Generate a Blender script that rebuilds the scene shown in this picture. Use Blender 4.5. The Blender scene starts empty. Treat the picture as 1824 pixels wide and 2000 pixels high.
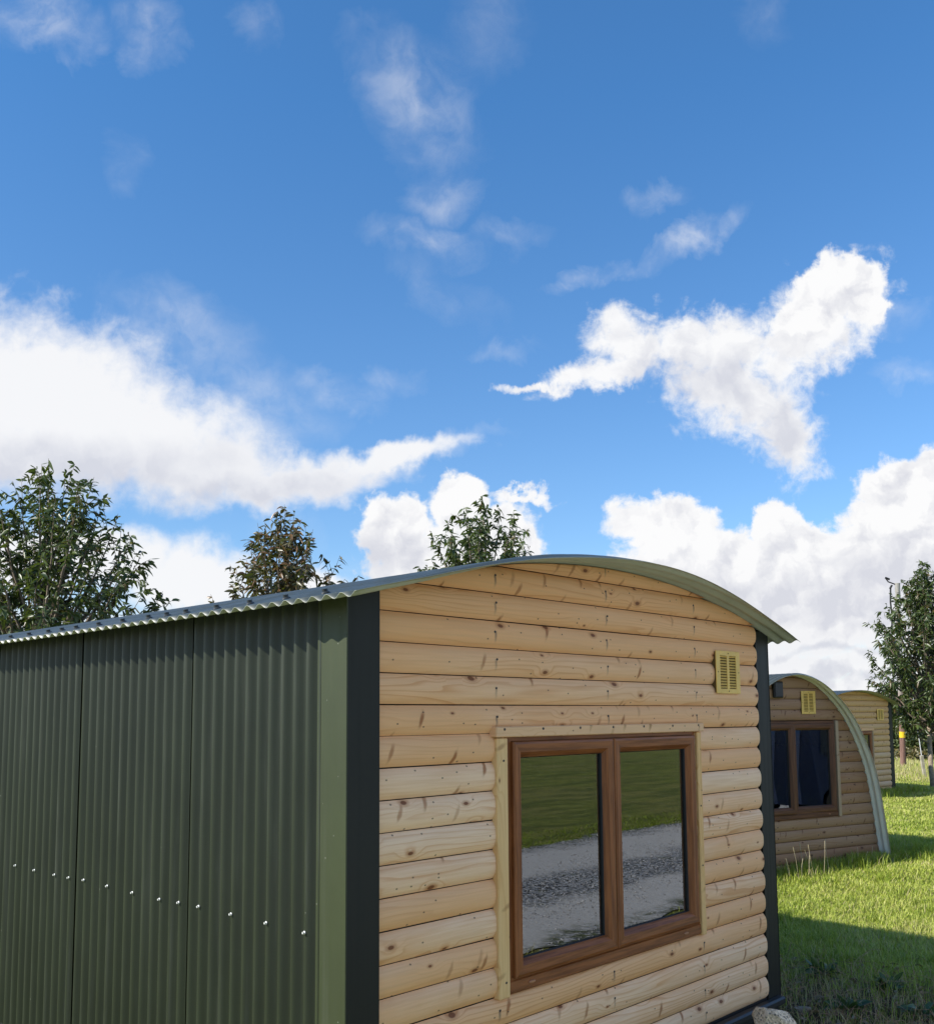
import bpy, math, random
import numpy as np
from mathutils import Vector, Matrix

R = math.radians
random.seed(7)
rng = np.random.default_rng(7)
scene = bpy.context.scene
COL = scene.collection

# ------------------------------------------------------------------ camera
CAM = Vector((-2.2163, -2.6983, 1.7640))
YAW, PITCH, ROLL, FPX, CX, CY = 0.815908, 0.102126, -0.0073783, 1935.8, 912.0, 1201.47
_f = Vector((math.sin(YAW) * math.cos(PITCH), math.cos(YAW) * math.cos(PITCH), math.sin(PITCH)))
_r = Vector((math.cos(YAW), -math.sin(YAW), 0))
_u = _r.cross(_f)
CR = _r * math.cos(ROLL) + _u * math.sin(ROLL)
CU = -_r * math.sin(ROLL) + _u * math.cos(ROLL)
CF = _f
cam_data = bpy.data.cameras.new('camera')
cam = bpy.data.objects.new('camera', cam_data)
COL.objects.link(cam)
m = Matrix(((CR.x, CU.x, -CF.x, CAM.x), (CR.y, CU.y, -CF.y, CAM.y), (CR.z, CU.z, -CF.z, CAM.z), (0, 0, 0, 1)))
cam.matrix_world = m
cam_data.sensor_fit = 'HORIZONTAL'
cam_data.sensor_width = 36
cam_data.lens = 36 * FPX / 1824
cam_data.shift_y = (CY - 1000) / 1824
cam_data.clip_start = 0.05
cam_data.clip_end = 3000
scene.camera = cam


def at_z(px, py, z):
    """world point on the level z that the photo shows at pixel px, py"""
    d = CF * FPX + CR * (px - CX) - CU * (py - CY)
    return CAM + d * ((z - CAM.z) / d.z)


def at_depth(px, py, depth):
    d = CF * FPX + CR * (px - CX) - CU * (py - CY)
    return CAM + d * (depth / FPX)


# ------------------------------------------------------------------ node helper
class NT:
    def __init__(self, tree):
        self.t = tree
        self.n = tree.nodes
        self.l = tree.links

    def node(self, kind, **kw):
        nd = self.n.new(kind)
        for k, v in kw.items():
            setattr(nd, k, v)
        return nd

    def put(self, sock, v):
        if isinstance(v, bpy.types.NodeSocket):
            self.l.new(v, sock)
        elif v is not None:
            sock.default_value = v

    def m(self, op, a, b=None, c=None, clamp=False):
        nd = self.node('ShaderNodeMath', operation=op)
        nd.use_clamp = clamp
        self.put(nd.inputs[0], a)
        if b is not None: self.put(nd.inputs[1], b)
        if c is not None: self.put(nd.inputs[2], c)
        return nd.outputs[0]

    def vm(self, op, a, b=None, out=0):
        nd = self.node('ShaderNodeVectorMath', operation=op)
        self.put(nd.inputs[0], a)
        if b is not None: self.put(nd.inputs[1], b)
        return nd.outputs[out]

    def xyz(self, x=0.0, y=0.0, z=0.0):
        nd = self.node('ShaderNodeCombineXYZ')
        for i, v in enumerate((x, y, z)): self.put(nd.inputs[i], v)
        return nd.outputs[0]

    def sep(self, v):
        nd = self.node('ShaderNodeSeparateXYZ')
        self.put(nd.inputs[0], v)
        return nd.outputs

    def noise(self, v, scale=5.0, detail=4.0, rough=0.5, dist=0.0, col=False, dim='3D'):
        nd = self.node('ShaderNodeTexNoise', noise_dimensions=dim)
        self.put(nd.inputs['Vector'], v)
        nd.inputs['Scale'].default_value = scale
        nd.inputs['Detail'].default_value = detail
        nd.inputs['Roughness'].default_value = rough
        nd.inputs['Distortion'].default_value = dist
        return nd.outputs['Color' if col else 'Fac']

    def vor(self, v, scale=5.0, feature='F1', dim='2D', rand=1.0):
        nd = self.node('ShaderNodeTexVoronoi', feature=feature, voronoi_dimensions=dim)
        self.put(nd.inputs['Vector'], v)
        nd.inputs['Scale'].default_value = scale
        nd.inputs['Randomness'].default_value = rand
        return nd.outputs

    def mix(self, f, a, b, mode='MIX'):
        nd = self.node('ShaderNodeMix', data_type='RGBA', blend_type=mode)
        self.put(nd.inputs[0], f)
        for s, v in ((nd.inputs[6], a), (nd.inputs[7], b)):
            if isinstance(v, tuple) and len(v) == 3: v = (*v, 1)
            self.put(s, v)
        return nd.outputs[2]

    def ramp(self, f, lo, hi, a=0.0, b=1.0, smooth=True):
        nd = self.node('ShaderNodeMapRange', interpolation_type='SMOOTHSTEP' if smooth else 'LINEAR')
        self.put(nd.inputs[0], f)
        for i, v in zip((1, 2, 3, 4), (lo, hi, a, b)): self.put(nd.inputs[i], v)
        return nd.outputs[0]

    def bump(self, h, strength=0.5, dist=0.01):
        nd = self.node('ShaderNodeBump')
        nd.inputs['Strength'].default_value = strength
        nd.inputs['Distance'].default_value = dist
        self.put(nd.inputs['Height'], h)
        return nd.outputs[0]


# ------------------------------------------------------------------ world, sun, exposure
SUN_DIR = Vector((-1.22, 0.50, 1.0)).normalized()      # towards the sun
SUN_EL = math.asin(SUN_DIR.z)
SUN_AZ = math.atan2(SUN_DIR.x, SUN_DIR.y)              # clockwise from +y
SKY_STRENGTH = 0.15
SUN_STRENGTH = 5.0

world = bpy.data.worlds.new("World")
scene.world = world
world.use_nodes = True
W = NT(world.node_tree)
W.n.clear()
sky = W.node('ShaderNodeTexSky', sky_type='NISHITA')
sky.sun_disc = False
sky.sun_elevation = SUN_EL
sky.sun_rotation = SUN_AZ
sky.altitude = 200
sky.air_density = 1.0
sky.dust_density = 0.4
sky.ozone_density = 2.5

geo = W.node('ShaderNodeNewGeometry')
tc = W.node('ShaderNodeTexCoord')
D = tc.outputs['Generated']
dx = W.vm('DOT_PRODUCT', D, tuple(CR), out=1)
dy = W.vm('DOT_PRODUCT', D, tuple(CU), out=1)
dz = W.vm('DOT_PRODUCT', D, tuple(CF), out=1)
ahead = W.ramp(dz, 0.15, 0.35)
dzc = W.m('MAXIMUM', dz, 0.15)
# tangent-plane chart of the sky around one fixed world direction (unit = 100 of the photo's pixels at that direction)
U = W.m('MULTIPLY_ADD', W.m('DIVIDE', dx, dzc), FPX / 100, CX / 100)
V = W.m('MULTIPLY_ADD', W.m('DIVIDE', dy, dzc), -FPX / 100, CY / 100)
P0 = W.xyz(U, V, 0)
# turbulent displacement of the cloud outlines
n1 = W.noise(P0, 0.9, 9, 0.6, 0.0, col=True, dim='2D')
off1 = W.vm('SUBTRACT', n1, (0.5, 0.5, 0.5))
sc1 = W.node('ShaderNodeVectorMath', operation='SCALE'); W.put(sc1.inputs[0], off1); sc1.inputs[3].default_value = 0.95
PC = W.vm('ADD', P0, sc1.outputs[0])
n2 = W.noise(P0, 0.6, 7, 0.55, 0.0, col=True, dim='2D')
off2 = W.vm('SUBTRACT', n2, (0.5, 0.5, 0.5))
sc2 = W.node('ShaderNodeVectorMath', operation='SCALE'); W.put(sc2.inputs[0], off2); sc2.inputs[3].default_value = 1.3
PW = W.vm('ADD', P0, sc2.outputs[0])


def blob(P, cx, cy, ax, ay, rot, amp=1.0, grow=1.0):
    nd = W.node('ShaderNodeMapping', vector_type='TEXTURE')
    W.put(nd.inputs['Vector'], P)
    nd.inputs['Location'].default_value = (cx / 100, cy / 100, 0)
    nd.inputs['Rotation'].default_value = (0, 0, R(rot))
    nd.inputs['Scale'].default_value = (ax / 100 * grow, ay / 100 * grow, 1)
    ln = W.vm('LENGTH', nd.outputs[0], out=1)
    return W.m('MULTIPLY_ADD', ln, -amp, amp)


def field(P, blobs, smooth=0.25, grow=1.0):
    acc = None
    for b in blobs:
        v = blob(P, *(list(b) + [1.0])[:6], grow=grow)
        if acc is None: acc = v
        else:
            nd = W.node('ShaderNodeMath', operation='SMOOTH_MAX')
            W.put(nd.inputs[0], acc); W.put(nd.inputs[1], v); nd.inputs[2].default_value = smooth
            acc = nd.outputs[0]
    return acc


CUMULUS = [  # centre x, y, half-axes, tilt
    (1640, 560, 105, 72, -15), (1575, 620, 110, 62, -38), (1690, 600, 60, 45, 0),
    (893, 985, 68, 66, 0), (775, 1030, 85, 80, 0), (965, 1070, 120, 100, 0), (880, 1110, 190, 80, 0),
    (1300, 1030, 125, 72, 0), (1380, 1090, 170, 75, 0), (1530, 1110, 150, 80, 0), (1510, 1030, 55, 60, 25), (1570, 1060, 60, 50, 0),
    (1770, 960, 110, 78, 0), (1840, 930, 90, 70, 0), (1730, 1060, 150, 90, 0), (1860, 1100, 220, 190, 0), (1640, 1180, 320, 95, 0),
    (2100, 1050, 300, 230, 0), (1300, 1160, 220, 100, 0),
]
FEATHER = [
    (1590, 640, 200, 105, -38), (1400, 680, 260, 90, 6), (1440, 765, 200, 115, 28), (1540, 850, 80, 110, 0), (1240, 660, 120, 75, 0), (1190, 718, 190, 42, -20),
    (1060, 757, 110, 16, -6), (1640, 1240, 420, 70, 0), (1560, 1300, 460, 55, 0), (1700, 1340, 420, 45, 0), (1000, 965, 90, 20, 4),
]
SOFT = [
    (60, 760, 340, 170, 8), (250, 840, 320, 140, 14), (390, 915, 240, 80, 6), (-150, 780, 300, 220, 0), (80, 890, 330, 90, 0),
    (560, 945, 270, 52, -6), (760, 900, 190, 28, -9),
    (360, 1130, 200, 75, 0), (150, 1090, 260, 80, 0), (620, 1150, 150, 50, 0), (-60, 1090, 220, 110, 0),
]
WISP = [
    (810, 190, 100, 150, -28, .62), (870, 385, 70, 40, 0, .5), (825, 465, 120, 36, 14, .62), (1000, 455, 60, 30, 0, .32),
    (1350, 462, 120, 34, -28, .95), (1165, 535, 100, 22, -14, .85), (1285, 382, 62, 28, -20, .5), (1410, 425, 50, 25, 0, .6),
    (85, 40, 110, 60, 15, .75), (290, 55, 60, 75, -20, .55), (500, 55, 40, 45, 0, .28), (235, 320, 40, 50, 0, .22),
    (680, 762, 125, 40, 0, .62), (350, 640, 150, 80, 20, .55), (500, 780, 150, 80, 25, .6), (1765, 730, 62, 28, 0, .55), (970, 685, 70, 22, 0, .4),
    (1740, 610, 75, 34, 0, .5), (1490, 40, 60, 55, -20, .25), (960, 50, 70, 90, 0, .2), (870, 560, 120, 40, 30, .22),
    (840, 880, 130, 26, -12, .65), (560, 1050, 60, 160, 0, .25),
]
GREY = [
    (1590, 1170, 170, 75, -5), (1740, 1120, 170, 60, 0), (1420, 1150, 90, 40, 0), (120, 920, 380, 60, 0), (470, 960, 260, 35, -4), (760, 1085, 80, 50, 0),
    (1400, 750, 160, 60, 20), (1530, 850, 60, 70, 0), (1850, 1200, 260, 60, 0), (1560, 1330, 420, 18, 0), (1640, 1270, 300, 14, 0),
]
n3 = W.noise(P0, 0.8, 8, 0.6, 0.3, col=True, dim='2D')
sc3 = W.node('ShaderNodeVectorMath', operation='SCALE'); W.put(sc3.inputs[0], W.vm('SUBTRACT', n3, (0.5, 0.5, 0.5))); sc3.inputs[3].default_value = 1.35
PX = W.vm('ADD', P0, sc3.outputs[0])
fc = field(PC, CUMULUS, 0.12)
ff = field(PX, FEATHER, 0.2)
fs = field(PW, SOFT, 0.3)
fw = field(PX, WISP, 0.15, 1.3)
fg = field(PW, GREY, 0.3)
en = W.noise(P0, 2.2, 9, 0.62, 0.2, dim='2D')
en0 = W.m('SUBTRACT', en, 0.5)
dc = W.ramp(W.m('MULTIPLY_ADD', en0, 0.6, fc), -0.02, 0.26)
df = W.ramp(W.m('MULTIPLY_ADD', en0, 0.9, ff), -0.02, 0.62)
ds = W.ramp(W.m('MULTIPLY_ADD', en0, 0.5, fs), -0.12, 0.55)
wn = W.noise(PW, 1.1, 7, 0.58, 0.0, dim='2D')
dw = W.m('MULTIPLY', W.ramp(fw, 0.0, 0.95, smooth=False), W.ramp(wn, 0.2, 0.85, 0.05, 0.62), clamp=True)
inv = W.m('MULTIPLY', W.m('SUBTRACT', 1.0, dc), W.m('SUBTRACT', 1.0, W.m('MULTIPLY', ds, 0.96)))
inv = W.m('MULTIPLY', inv, W.m('SUBTRACT', 1.0, W.m('MULTIPLY', df, 0.98)))
dens = W.m('SUBTRACT', 1.0, W.m('MULTIPLY', inv, W.m('SUBTRACT', 1.0, dw)))
dens = W.m('MULTIPLY', dens, ahead)
# haze of thin banded cloud just above the horizon
dsep = W.sep(D)
el = dsep[2]
low = W.ramp(el, 0.05, 0.17, 1.0, 0.0)
bandv = W.xyz(W.m('MULTIPLY', dsep[0], 4.0), W.m('MULTIPLY', dsep[1], 4.0), W.m('MULTIPLY', el, 48.0))
bn = W.noise(bandv, 1.0, 6, 0.55, 0.3)
dlow = W.m('MULTIPLY', low, W.ramp(bn, 0.25, 0.58, 0.35, 0.97))
# free cumulus field for every other direction of the sky
gv = W.vm('DIVIDE', D, W.xyz(W.m('MAXIMUM', W.m('ADD', el, 0.18), 0.1), W.m('MAXIMUM', W.m('ADD', el, 0.18), 0.1), 1.0))
gn = W.noise(gv, 1.3, 8, 0.55, 0.3)
dgen = W.m('MULTIPLY', W.ramp(gn, 0.5, 0.62), W.m('SUBTRACT', 1.0, ahead))
dens = W.m('MAXIMUM', dens, W.m('MAXIMUM', dgen, dlow), clamp=True)
# cloud tone: billows modelled by a relief of the same turbulence, lilac grey bases
PB = W.vm('ADD', P0, sc1.outputs[0])
r1 = W.noise(PB, 1.35, 6, 0.52, 0.0, dim='2D')
r2 = W.noise(W.vm('ADD', PB, (-0.16, -0.20, 0.0)), 1.35, 6, 0.52, 0.0, dim='2D')
relief = W.m('MULTIPLY', W.m('SUBTRACT', r2, r1), 2.6)
mot2 = W.ramp(r1, 0.25, 0.75)
g = W.m('MULTIPLY', W.ramp(fg, -0.6, 0.9), W.m('MULTIPLY_ADD', mot2, 0.5, 0.5), clamp=True)
body = W.m('MAXIMUM', W.ramp(fc, 0.05, 0.5), W.m('MULTIPLY', W.ramp(ff, 0.1, 0.6), 0.7))
gt = W.m('ADD', g, W.m('MULTIPLY', body, W.m('ADD', relief, 0.10)))
gt = W.m('ADD', gt, W.m('MULTIPLY', ds, 0.10), clamp=True)
gt = W.m('MAXIMUM', gt, W.m('MULTIPLY', dlow, 0.30), clamp=True)
ccol = W.mix(gt, (0.715, 0.715, 0.72), (0.51, 0.52, 0.57))
skyc = W.node('ShaderNodeVectorMath', operation='MULTIPLY')
W.put(skyc.inputs[0], sky.outputs[0])
tint = W.mix(W.ramp(W.sep(D)[2], 0.0, 0.55, smooth=False), (0.66, 0.73, 0.82), (0.40, 0.76, 1.0))
W.put(skyc.inputs[1], tint)
SKYMUL = skyc
cscale = W.node('ShaderNodeVectorMath', operation='SCALE')
W.put(cscale.inputs[0], ccol); cscale.inputs[3].default_value = 1.0 / SKY_STRENGTH
fin = W.mix(dens, skyc.outputs[0], cscale.outputs[0])
bg = W.node('ShaderNodeBackground')
W.put(bg.inputs[0], fin)
bg.inputs[1].default_value = SKY_STRENGTH
out = W.node('ShaderNodeOutputWorld')
W.l.new(bg.outputs[0], out.inputs[0])
world.cycles.sampling_method = 'MANUAL'
world.cycles.sample_map_resolution = 512

sun_d = bpy.data.lights.new('sun', 'SUN')
sun_d.energy = SUN_STRENGTH
sun_d.angle = R(0.53)
sun_d.color = (1.0, 0.95, 0.86)
sun = bpy.data.objects.new('sun', sun_d)
COL.objects.link(sun)
sun.rotation_euler = SUN_DIR.to_track_quat('Z', 'Y').to_euler()
sun.location = (-20, 10, 20)

scene.view_settings.view_transform = 'Standard'
scene.view_settings.look = 'None'
scene.view_settings.exposure = 0.45
scene.view_settings.gamma = 1.0
scene.view_settings.use_curve_mapping = False


# ------------------------------------------------------------------ object helpers
def mesh_obj(name, verts, faces, mat, parent=None, smooth=False, mats=None, fmat=None, attrs=None):
    me = bpy.data.meshes.new(name)
    verts = np.asarray(verts, dtype=np.float32)
    if isinstance(faces, np.ndarray) and faces.ndim == 2:
        nf, k = faces.shape
        me.vertices.add(len(verts)); me.vertices.foreach_set('co', verts.ravel())
        me.loops.add(nf * k); me.loops.foreach_set('vertex_index', faces.astype(np.int32).ravel())
        me.polygons.add(nf); me.polygons.foreach_set('loop_start', np.arange(0, nf * k, k, dtype=np.int32))
        me.update(calc_edges=True)
    else:
        me.from_pydata([tuple(map(float, v)) for v in verts], [], [tuple(int(i) for i in f) for f in faces])
        me.update()
    for mm in (mats or [mat]): me.materials.append(mm)
    if fmat is not None: me.polygons.foreach_set('material_index', np.asarray(fmat, dtype=np.int32))
    if attrs:
        for k_, v in attrs.items():
            a = me.attributes.new(k_, 'FLOAT', 'POINT')
            a.data.foreach_set('value', np.asarray(v, dtype=np.float32))
    if smooth:
        me.polygons.foreach_set('use_smooth', np.ones(len(me.polygons), dtype=bool))
    o = bpy.data.objects.new(name, me)
    COL.objects.link(o)
    if parent: o.parent = parent
    return o


class MB:
    """collects shapes and links them as one mesh object"""
    def __init__(self): self.v = []; self.f = []; self.mi = []; self.cur = 0

    def add(self, vs, fs):
        b = len(self.v)
        self.v += [tuple(v) for v in vs]
        self.f += [tuple(i + b for i in f) for f in fs]
        self.mi += [self.cur] * len(fs)
        return self

    def box(self, x0, x1, y0, y1, z0, z1, bev=0.0):
        if bev <= 0:
            vs = [(x, y, z) for z in (z0, z1) for y in (y0, y1) for x in (x0, x1)]
            return self.add(vs, [(0, 2, 3, 1), (4, 5, 7, 6), (0, 1, 5, 4), (2, 6, 7, 3), (0, 4, 6, 2), (1, 3, 7, 5)])
        # chamfered box
        b = min(bev, (x1 - x0) / 2.01, (y1 - y0) / 2.01, (z1 - z0) / 2.01)
        vs = []; idx = {}
        for i, x in enumerate((x0, x1)):
            for j, y in enumerate((y0, y1)):
                for k, z in enumerate((z0, z1)):
                    sx, sy, sz = (1 - 2 * i), (1 - 2 * j), (1 - 2 * k)
                    idx[i, j, k, 0] = len(vs); vs.append((x, y + sy * b, z + sz * b))
                    idx[i, j, k, 1] = len(vs); vs.append((x + sx * b, y, z + sz * b))
                    idx[i, j, k, 2] = len(vs); vs.append((x + sx * b, y + sy * b, z))
        fs = []
        for i in (0, 1): fs.append([idx[i, 0, 0, 0], idx[i, 1, 0, 0], idx[i, 1, 1, 0], idx[i, 0, 1, 0]][::(1 if i else -1)])
        for j in (0, 1): fs.append([idx[0, j, 0, 1], idx[1, j, 0, 1], idx[1, j, 1, 1], idx[0, j, 1, 1]][::(-1 if j else 1)])
        for k in (0, 1): fs.append([idx[0, 0, k, 2], idx[1, 0, k, 2], idx[1, 1, k, 2], idx[0, 1, k, 2]][::(1 if k else -1)])
        for i in (0, 1):
            for j in (0, 1):
                fs.append([idx[i, j, 0, 0], idx[i, j, 0, 1], idx[i, j, 1, 1], idx[i, j, 1, 0]][::(1 if i == j else -1)])
        for i in (0, 1):
            for k in (0, 1):
                fs.append([idx[i, 0, k, 0], idx[i, 1, k, 0], idx[i, 1, k, 2], idx[i, 0, k, 2]][::(1 if i == k else -1)])
        for j in (0, 1):
            for k in (0, 1):
                fs.append([idx[0, j, k, 1], idx[0, j, k, 2], idx[1, j, k, 2], idx[1, j, k, 1]][::(1 if j == k else -1)])
        for i in (0, 1):
            for j in (0, 1):
                for k in (0, 1):
                    fs.append([idx[i, j, k, 0], idx[i, j, k, 1], idx[i, j, k, 2]][::(1 if (i + j + k) % 2 == 0 else -1)])
        return self.add(vs, fs)

    def tube(self, pts, rad, n=8, cap=True):
        pts = [Vector(p) for p in pts]
        rad = rad if isinstance(rad, (list, tuple)) else [rad] * len(pts)
        vs = []
        prev = None
        for i, p in enumerate(pts):
            t = (pts[min(i + 1, len(pts) - 1)] - pts[max(i - 1, 0)]).normalized()
            a = prev if prev is not None else (Vector((0, 0, 1)) if abs(t.z) < 0.9 else Vector((1, 0, 0)))
            s = t.cross(a).normalized(); q = s.cross(t).normalized(); prev = q
            for k in range(n):
                an = 2 * math.pi * k / n
                vs.append(p + (s * math.cos(an) + q * math.sin(an)) * rad[i])
        fs = []
        for i in range(len(pts) - 1):
            for k in range(n):
                a, b = i * n + k, i * n + (k + 1) % n
                fs.append((a, b, b + n, a + n))
        if cap:
            fs.append(tuple(range(n))[::-1]); fs.append(tuple((len(pts) - 1) * n + k for k in range(n)))
        return self.add(vs, fs)

    def build(self, name, mat, parent=None, smooth=False, mats=None):
        return mesh_obj(name, self.v, self.f, mat, parent, smooth, mats, self.mi if mats else None)


def tag(o, label=None, cat=None, group=None, kind=None):
    if label: o['label'] = label
    if cat: o['category'] = cat
    if group: o['group'] = group
    if kind: o['kind'] = kind
    return o


def empty(name, loc=(0, 0, 0), rz=0.0):
    o = bpy.data.objects.new(name, None)
    o.empty_display_size = 0.2
    COL.objects.link(o)
    o.location = loc
    o.rotation_euler = (0, 0, rz)
    return o


# ------------------------------------------------------------------ materials
PITCH_Z = 0.115
def new_mat(name):
    mt = bpy.data.materials.new(name)
    mt.use_nodes = True
    t = NT(mt.node_tree)
    bsdf = t.n['Principled BSDF']
    return mt, t, bsdf


def simple(name, col, rough=0.6, metal=0.0, spec=0.5, var=0.12, vscale=6.0, bump=0.0, bscale=40.0):
    mt, t, b = new_mat(name)
    tcn = t.node('ShaderNodeTexCoord')
    nz = t.noise(tcn.outputs['Object'], vscale, 5, 0.6)
    f = t.ramp(nz, 0.3, 0.7)
    c = t.mix(f, tuple(x * (1 - var) for x in col), tuple(min(1, x * (1 + var)) for x in col))
    t.put(b.inputs['Base Color'], c)
    b.inputs['Roughness'].default_value = rough
    b.inputs['Metallic'].default_value = metal
    b.inputs['Specular IOR Level'].default_value = spec
    if bump > 0:
        nb = t.noise(tcn.outputs['Object'], bscale, 4, 0.6)
        t.put(b.inputs['Normal'], t.bump(nb, 0.6, bump))
    return mt


def pine_material(name, light, warm, knot, wax=0.0, sat_top=0.0, vertical=False, drips=()):
    """new pine cladding; each board carries its own offset in the attribute 'board'"""
    mt, t, b = new_mat(name)
    tcn = t.node('ShaderNodeTexCoord')
    at = t.node('ShaderNodeAttribute', attribute_name='board')
    bid = at.outputs['Fac']
    s = t.sep(tcn.outputs['Object'])
    x, z = (s[0], s[2]) if not vertical else (s[2], s[0])
    xo = t.m('MULTIPLY_ADD', bid, 13.7, x)
    zo = t.m('MULTIPLY_ADD', bid, 5.3, z)
    # broad grain displaced into cathedral arches
    warp = t.noise(t.xyz(t.m('MULTIPLY', xo, 0.55), t.m('MULTIPLY', zo, 6.0)), 1.0, 3, 0.45, dim='2D')
    fine = t.noise(t.xyz(t.m('MULTIPLY', xo, 3.0), t.m('MULTIPLY', zo, 90.0)), 1.0, 3, 0.6, dim='2D')
    # knots (round) and their influence on the grain
    kp = t.xyz(t.m('MULTIPLY', xo, 3.4), t.m('MULTIPLY', zo, 7.0))
    kv = t.vor(kp, 1.0)
    kd, kc = kv['Distance'], t.sep(kv['Color'])
    has = t.m('GREATER_THAN', kc[0], 0.52)
    near = t.m('MULTIPLY', t.ramp(kd, 0.0, 0.32, 1.0, 0.0), has)
    size = t.m('MULTIPLY_ADD', kc[1], 0.045, 0.020)
    core = t.m('MULTIPLY', t.ramp(t.m('DIVIDE', kd, size), 0.75, 1.15, 1.0, 0.0), has)
    ring = t.m('MULTIPLY', t.ramp(t.m('DIVIDE', kd, size), 1.0, 2.6, 1.0, 0.0), has)
    phase = t.m('ADD', t.m('MULTIPLY', zo, 40.0), t.m('MULTIPLY_ADD', warp, 9.0, t.m('MULTIPLY', near, 1.5)))
    saw = t.m('FRACT', phase)
    line = t.m('MULTIPLY', t.ramp(saw, 0.55, 0.95), t.ramp(saw, 0.95, 1.0, 1.0, 0.0))
    lmask = t.ramp(t.noise(t.xyz(t.m('MULTIPLY', xo, 0.7), t.m('MULTIPLY', zo, 3.0), 7.0), 1.0, 2, 0.5), 0.42, 0.66, 0.10, 0.95)
    line = t.m('MULTIPLY', line, lmask)
    # slanted spike knots
    rot = t.node('ShaderNodeMapping'); t.put(rot.inputs[0], t.xyz(xo, zo)); rot.inputs['Rotation'].default_value = (0, 0, R(-17))
    rot.inputs['Scale'].default_value = (5.0, 1.0, 1)
    rs = t.sep(rot.outputs[0])
    sv = t.vor(t.xyz(t.m('MULTIPLY', rs[0], 1.3), t.m('MULTIPLY', rs[1], 5.2)), 1.0)
    sc_ = t.sep(sv['Color'])
    wob = t.noise(t.xyz(t.m('MULTIPLY', xo, 60.0), t.m('MULTIPLY', zo, 30.0)), 1.0, 2, 0.5, dim='2D')
    sd = t.m('MULTIPLY_ADD', wob, 0.10, sv['Distance'])
    spike = t.m('MULTIPLY', t.ramp(sd, 0.09, 0.20, 1.0, 0.0), t.m('GREATER_THAN', sc_[0], 0.50))
    spike = t.m('MULTIPLY', spike, t.m('MULTIPLY_ADD', sc_[1], 0.6, 0.3))
    # black specks
    pv = t.vor(t.xyz(t.m('MULTIPLY', xo, 14.0), t.m('MULTIPLY', zo, 22.0)), 1.0)
    speck = t.m('MULTIPLY', t.ramp(pv['Distance'], 0.05, 0.085, 1.0, 0.0), t.m('GREATER_THAN', t.sep(pv['Color'])[0], 0.8))
    # tone
    blot = t.noise(t.xyz(t.m('MULTIPLY', xo, 1.6), t.m('MULTIPLY', zo, 6.0), 3.0), 1.0, 4, 0.55)
    bt = t.m('FRACT', t.m('MULTIPLY', bid, 7.31))
    base = t.mix(t.ramp(t.m('ADD', t.m('MULTIPLY', blot, 0.8), t.m('MULTIPLY', bt, 0.6)), 0.42, 0.92), light, warm)
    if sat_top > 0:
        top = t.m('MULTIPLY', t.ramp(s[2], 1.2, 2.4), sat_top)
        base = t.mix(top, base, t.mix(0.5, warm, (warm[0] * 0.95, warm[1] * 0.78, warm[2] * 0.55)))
    base = t.mix(t.m('MULTIPLY', t.ramp(fine, 0.3, 0.75), 0.36), base, tuple(c * 0.8 for c in warm))
    base = t.mix(t.m('MULTIPLY', line, 0.55), base, (warm[0] * 0.70, warm[1] * 0.50, warm[2] * 0.30))
    base = t.mix(t.m('MULTIPLY', spike, 1.0), base, (knot[0] * 1.35, knot[1] * 1.15, knot[2] * 0.9))
    base = t.mix(t.m('MULTIPLY', ring, 0.5), base, (knot[0] * 1.7, knot[1] * 1.4, knot[2] * 1.1))
    base = t.mix(t.m('MULTIPLY', core, 0.9), base, (knot[0] * 0.7, knot[1] * 0.55, knot[2] * 0.5))
    base = t.mix(t.m('MULTIPLY', speck, 0.75), base, (0.03, 0.022, 0.016))
    # rain streaks below the fixings
    if drips:
        fz = t.m('FRACT', t.m('DIVIDE', t.m('SUBTRACT', s[2], 0.2), PITCH_Z))
        wv_ = t.m('MULTIPLY_ADD', t.noise(t.xyz(bid, t.m('MULTIPLY', s[2], 25.0), 0.0), 1.0, 2, 0.5), 0.012, t.m('SUBTRACT', s[0], 0.006))
        dd = None
        for q in drips:
            e = t.m('ABSOLUTE', t.m('SUBTRACT', wv_, q))
            dd = e if dd is None else t.m('MINIMUM', dd, e)
        run = t.m('MULTIPLY', t.ramp(dd, 0.003, 0.009, 1.0, 0.0), t.m('MULTIPLY', t.ramp(fz, 0.62, 0.60, 0.0, 1.0, smooth=False), t.ramp(fz, 0.12, 0.5)))
        base = t.mix(t.m('MULTIPLY', run, t.m('MULTIPLY_ADD', bt, 0.5, 0.25)), base, (0.10, 0.085, 0.075))
    t.put(b.inputs['Base Color'], base)
    b.inputs['Roughness'].default_value = 0.62
    b.inputs['Specular IOR Level'].default_value = 0.35
    h = t.m('ADD', t.m('MULTIPLY', fine, 0.5), t.m('MULTIPLY', line, -0.3))
    h = t.m('ADD', h, t.m('MULTIPLY', core, 0.5))
    t.put(b.inputs['Normal'], t.bump(h, 0.35, 0.0015))
    return mt


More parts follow.
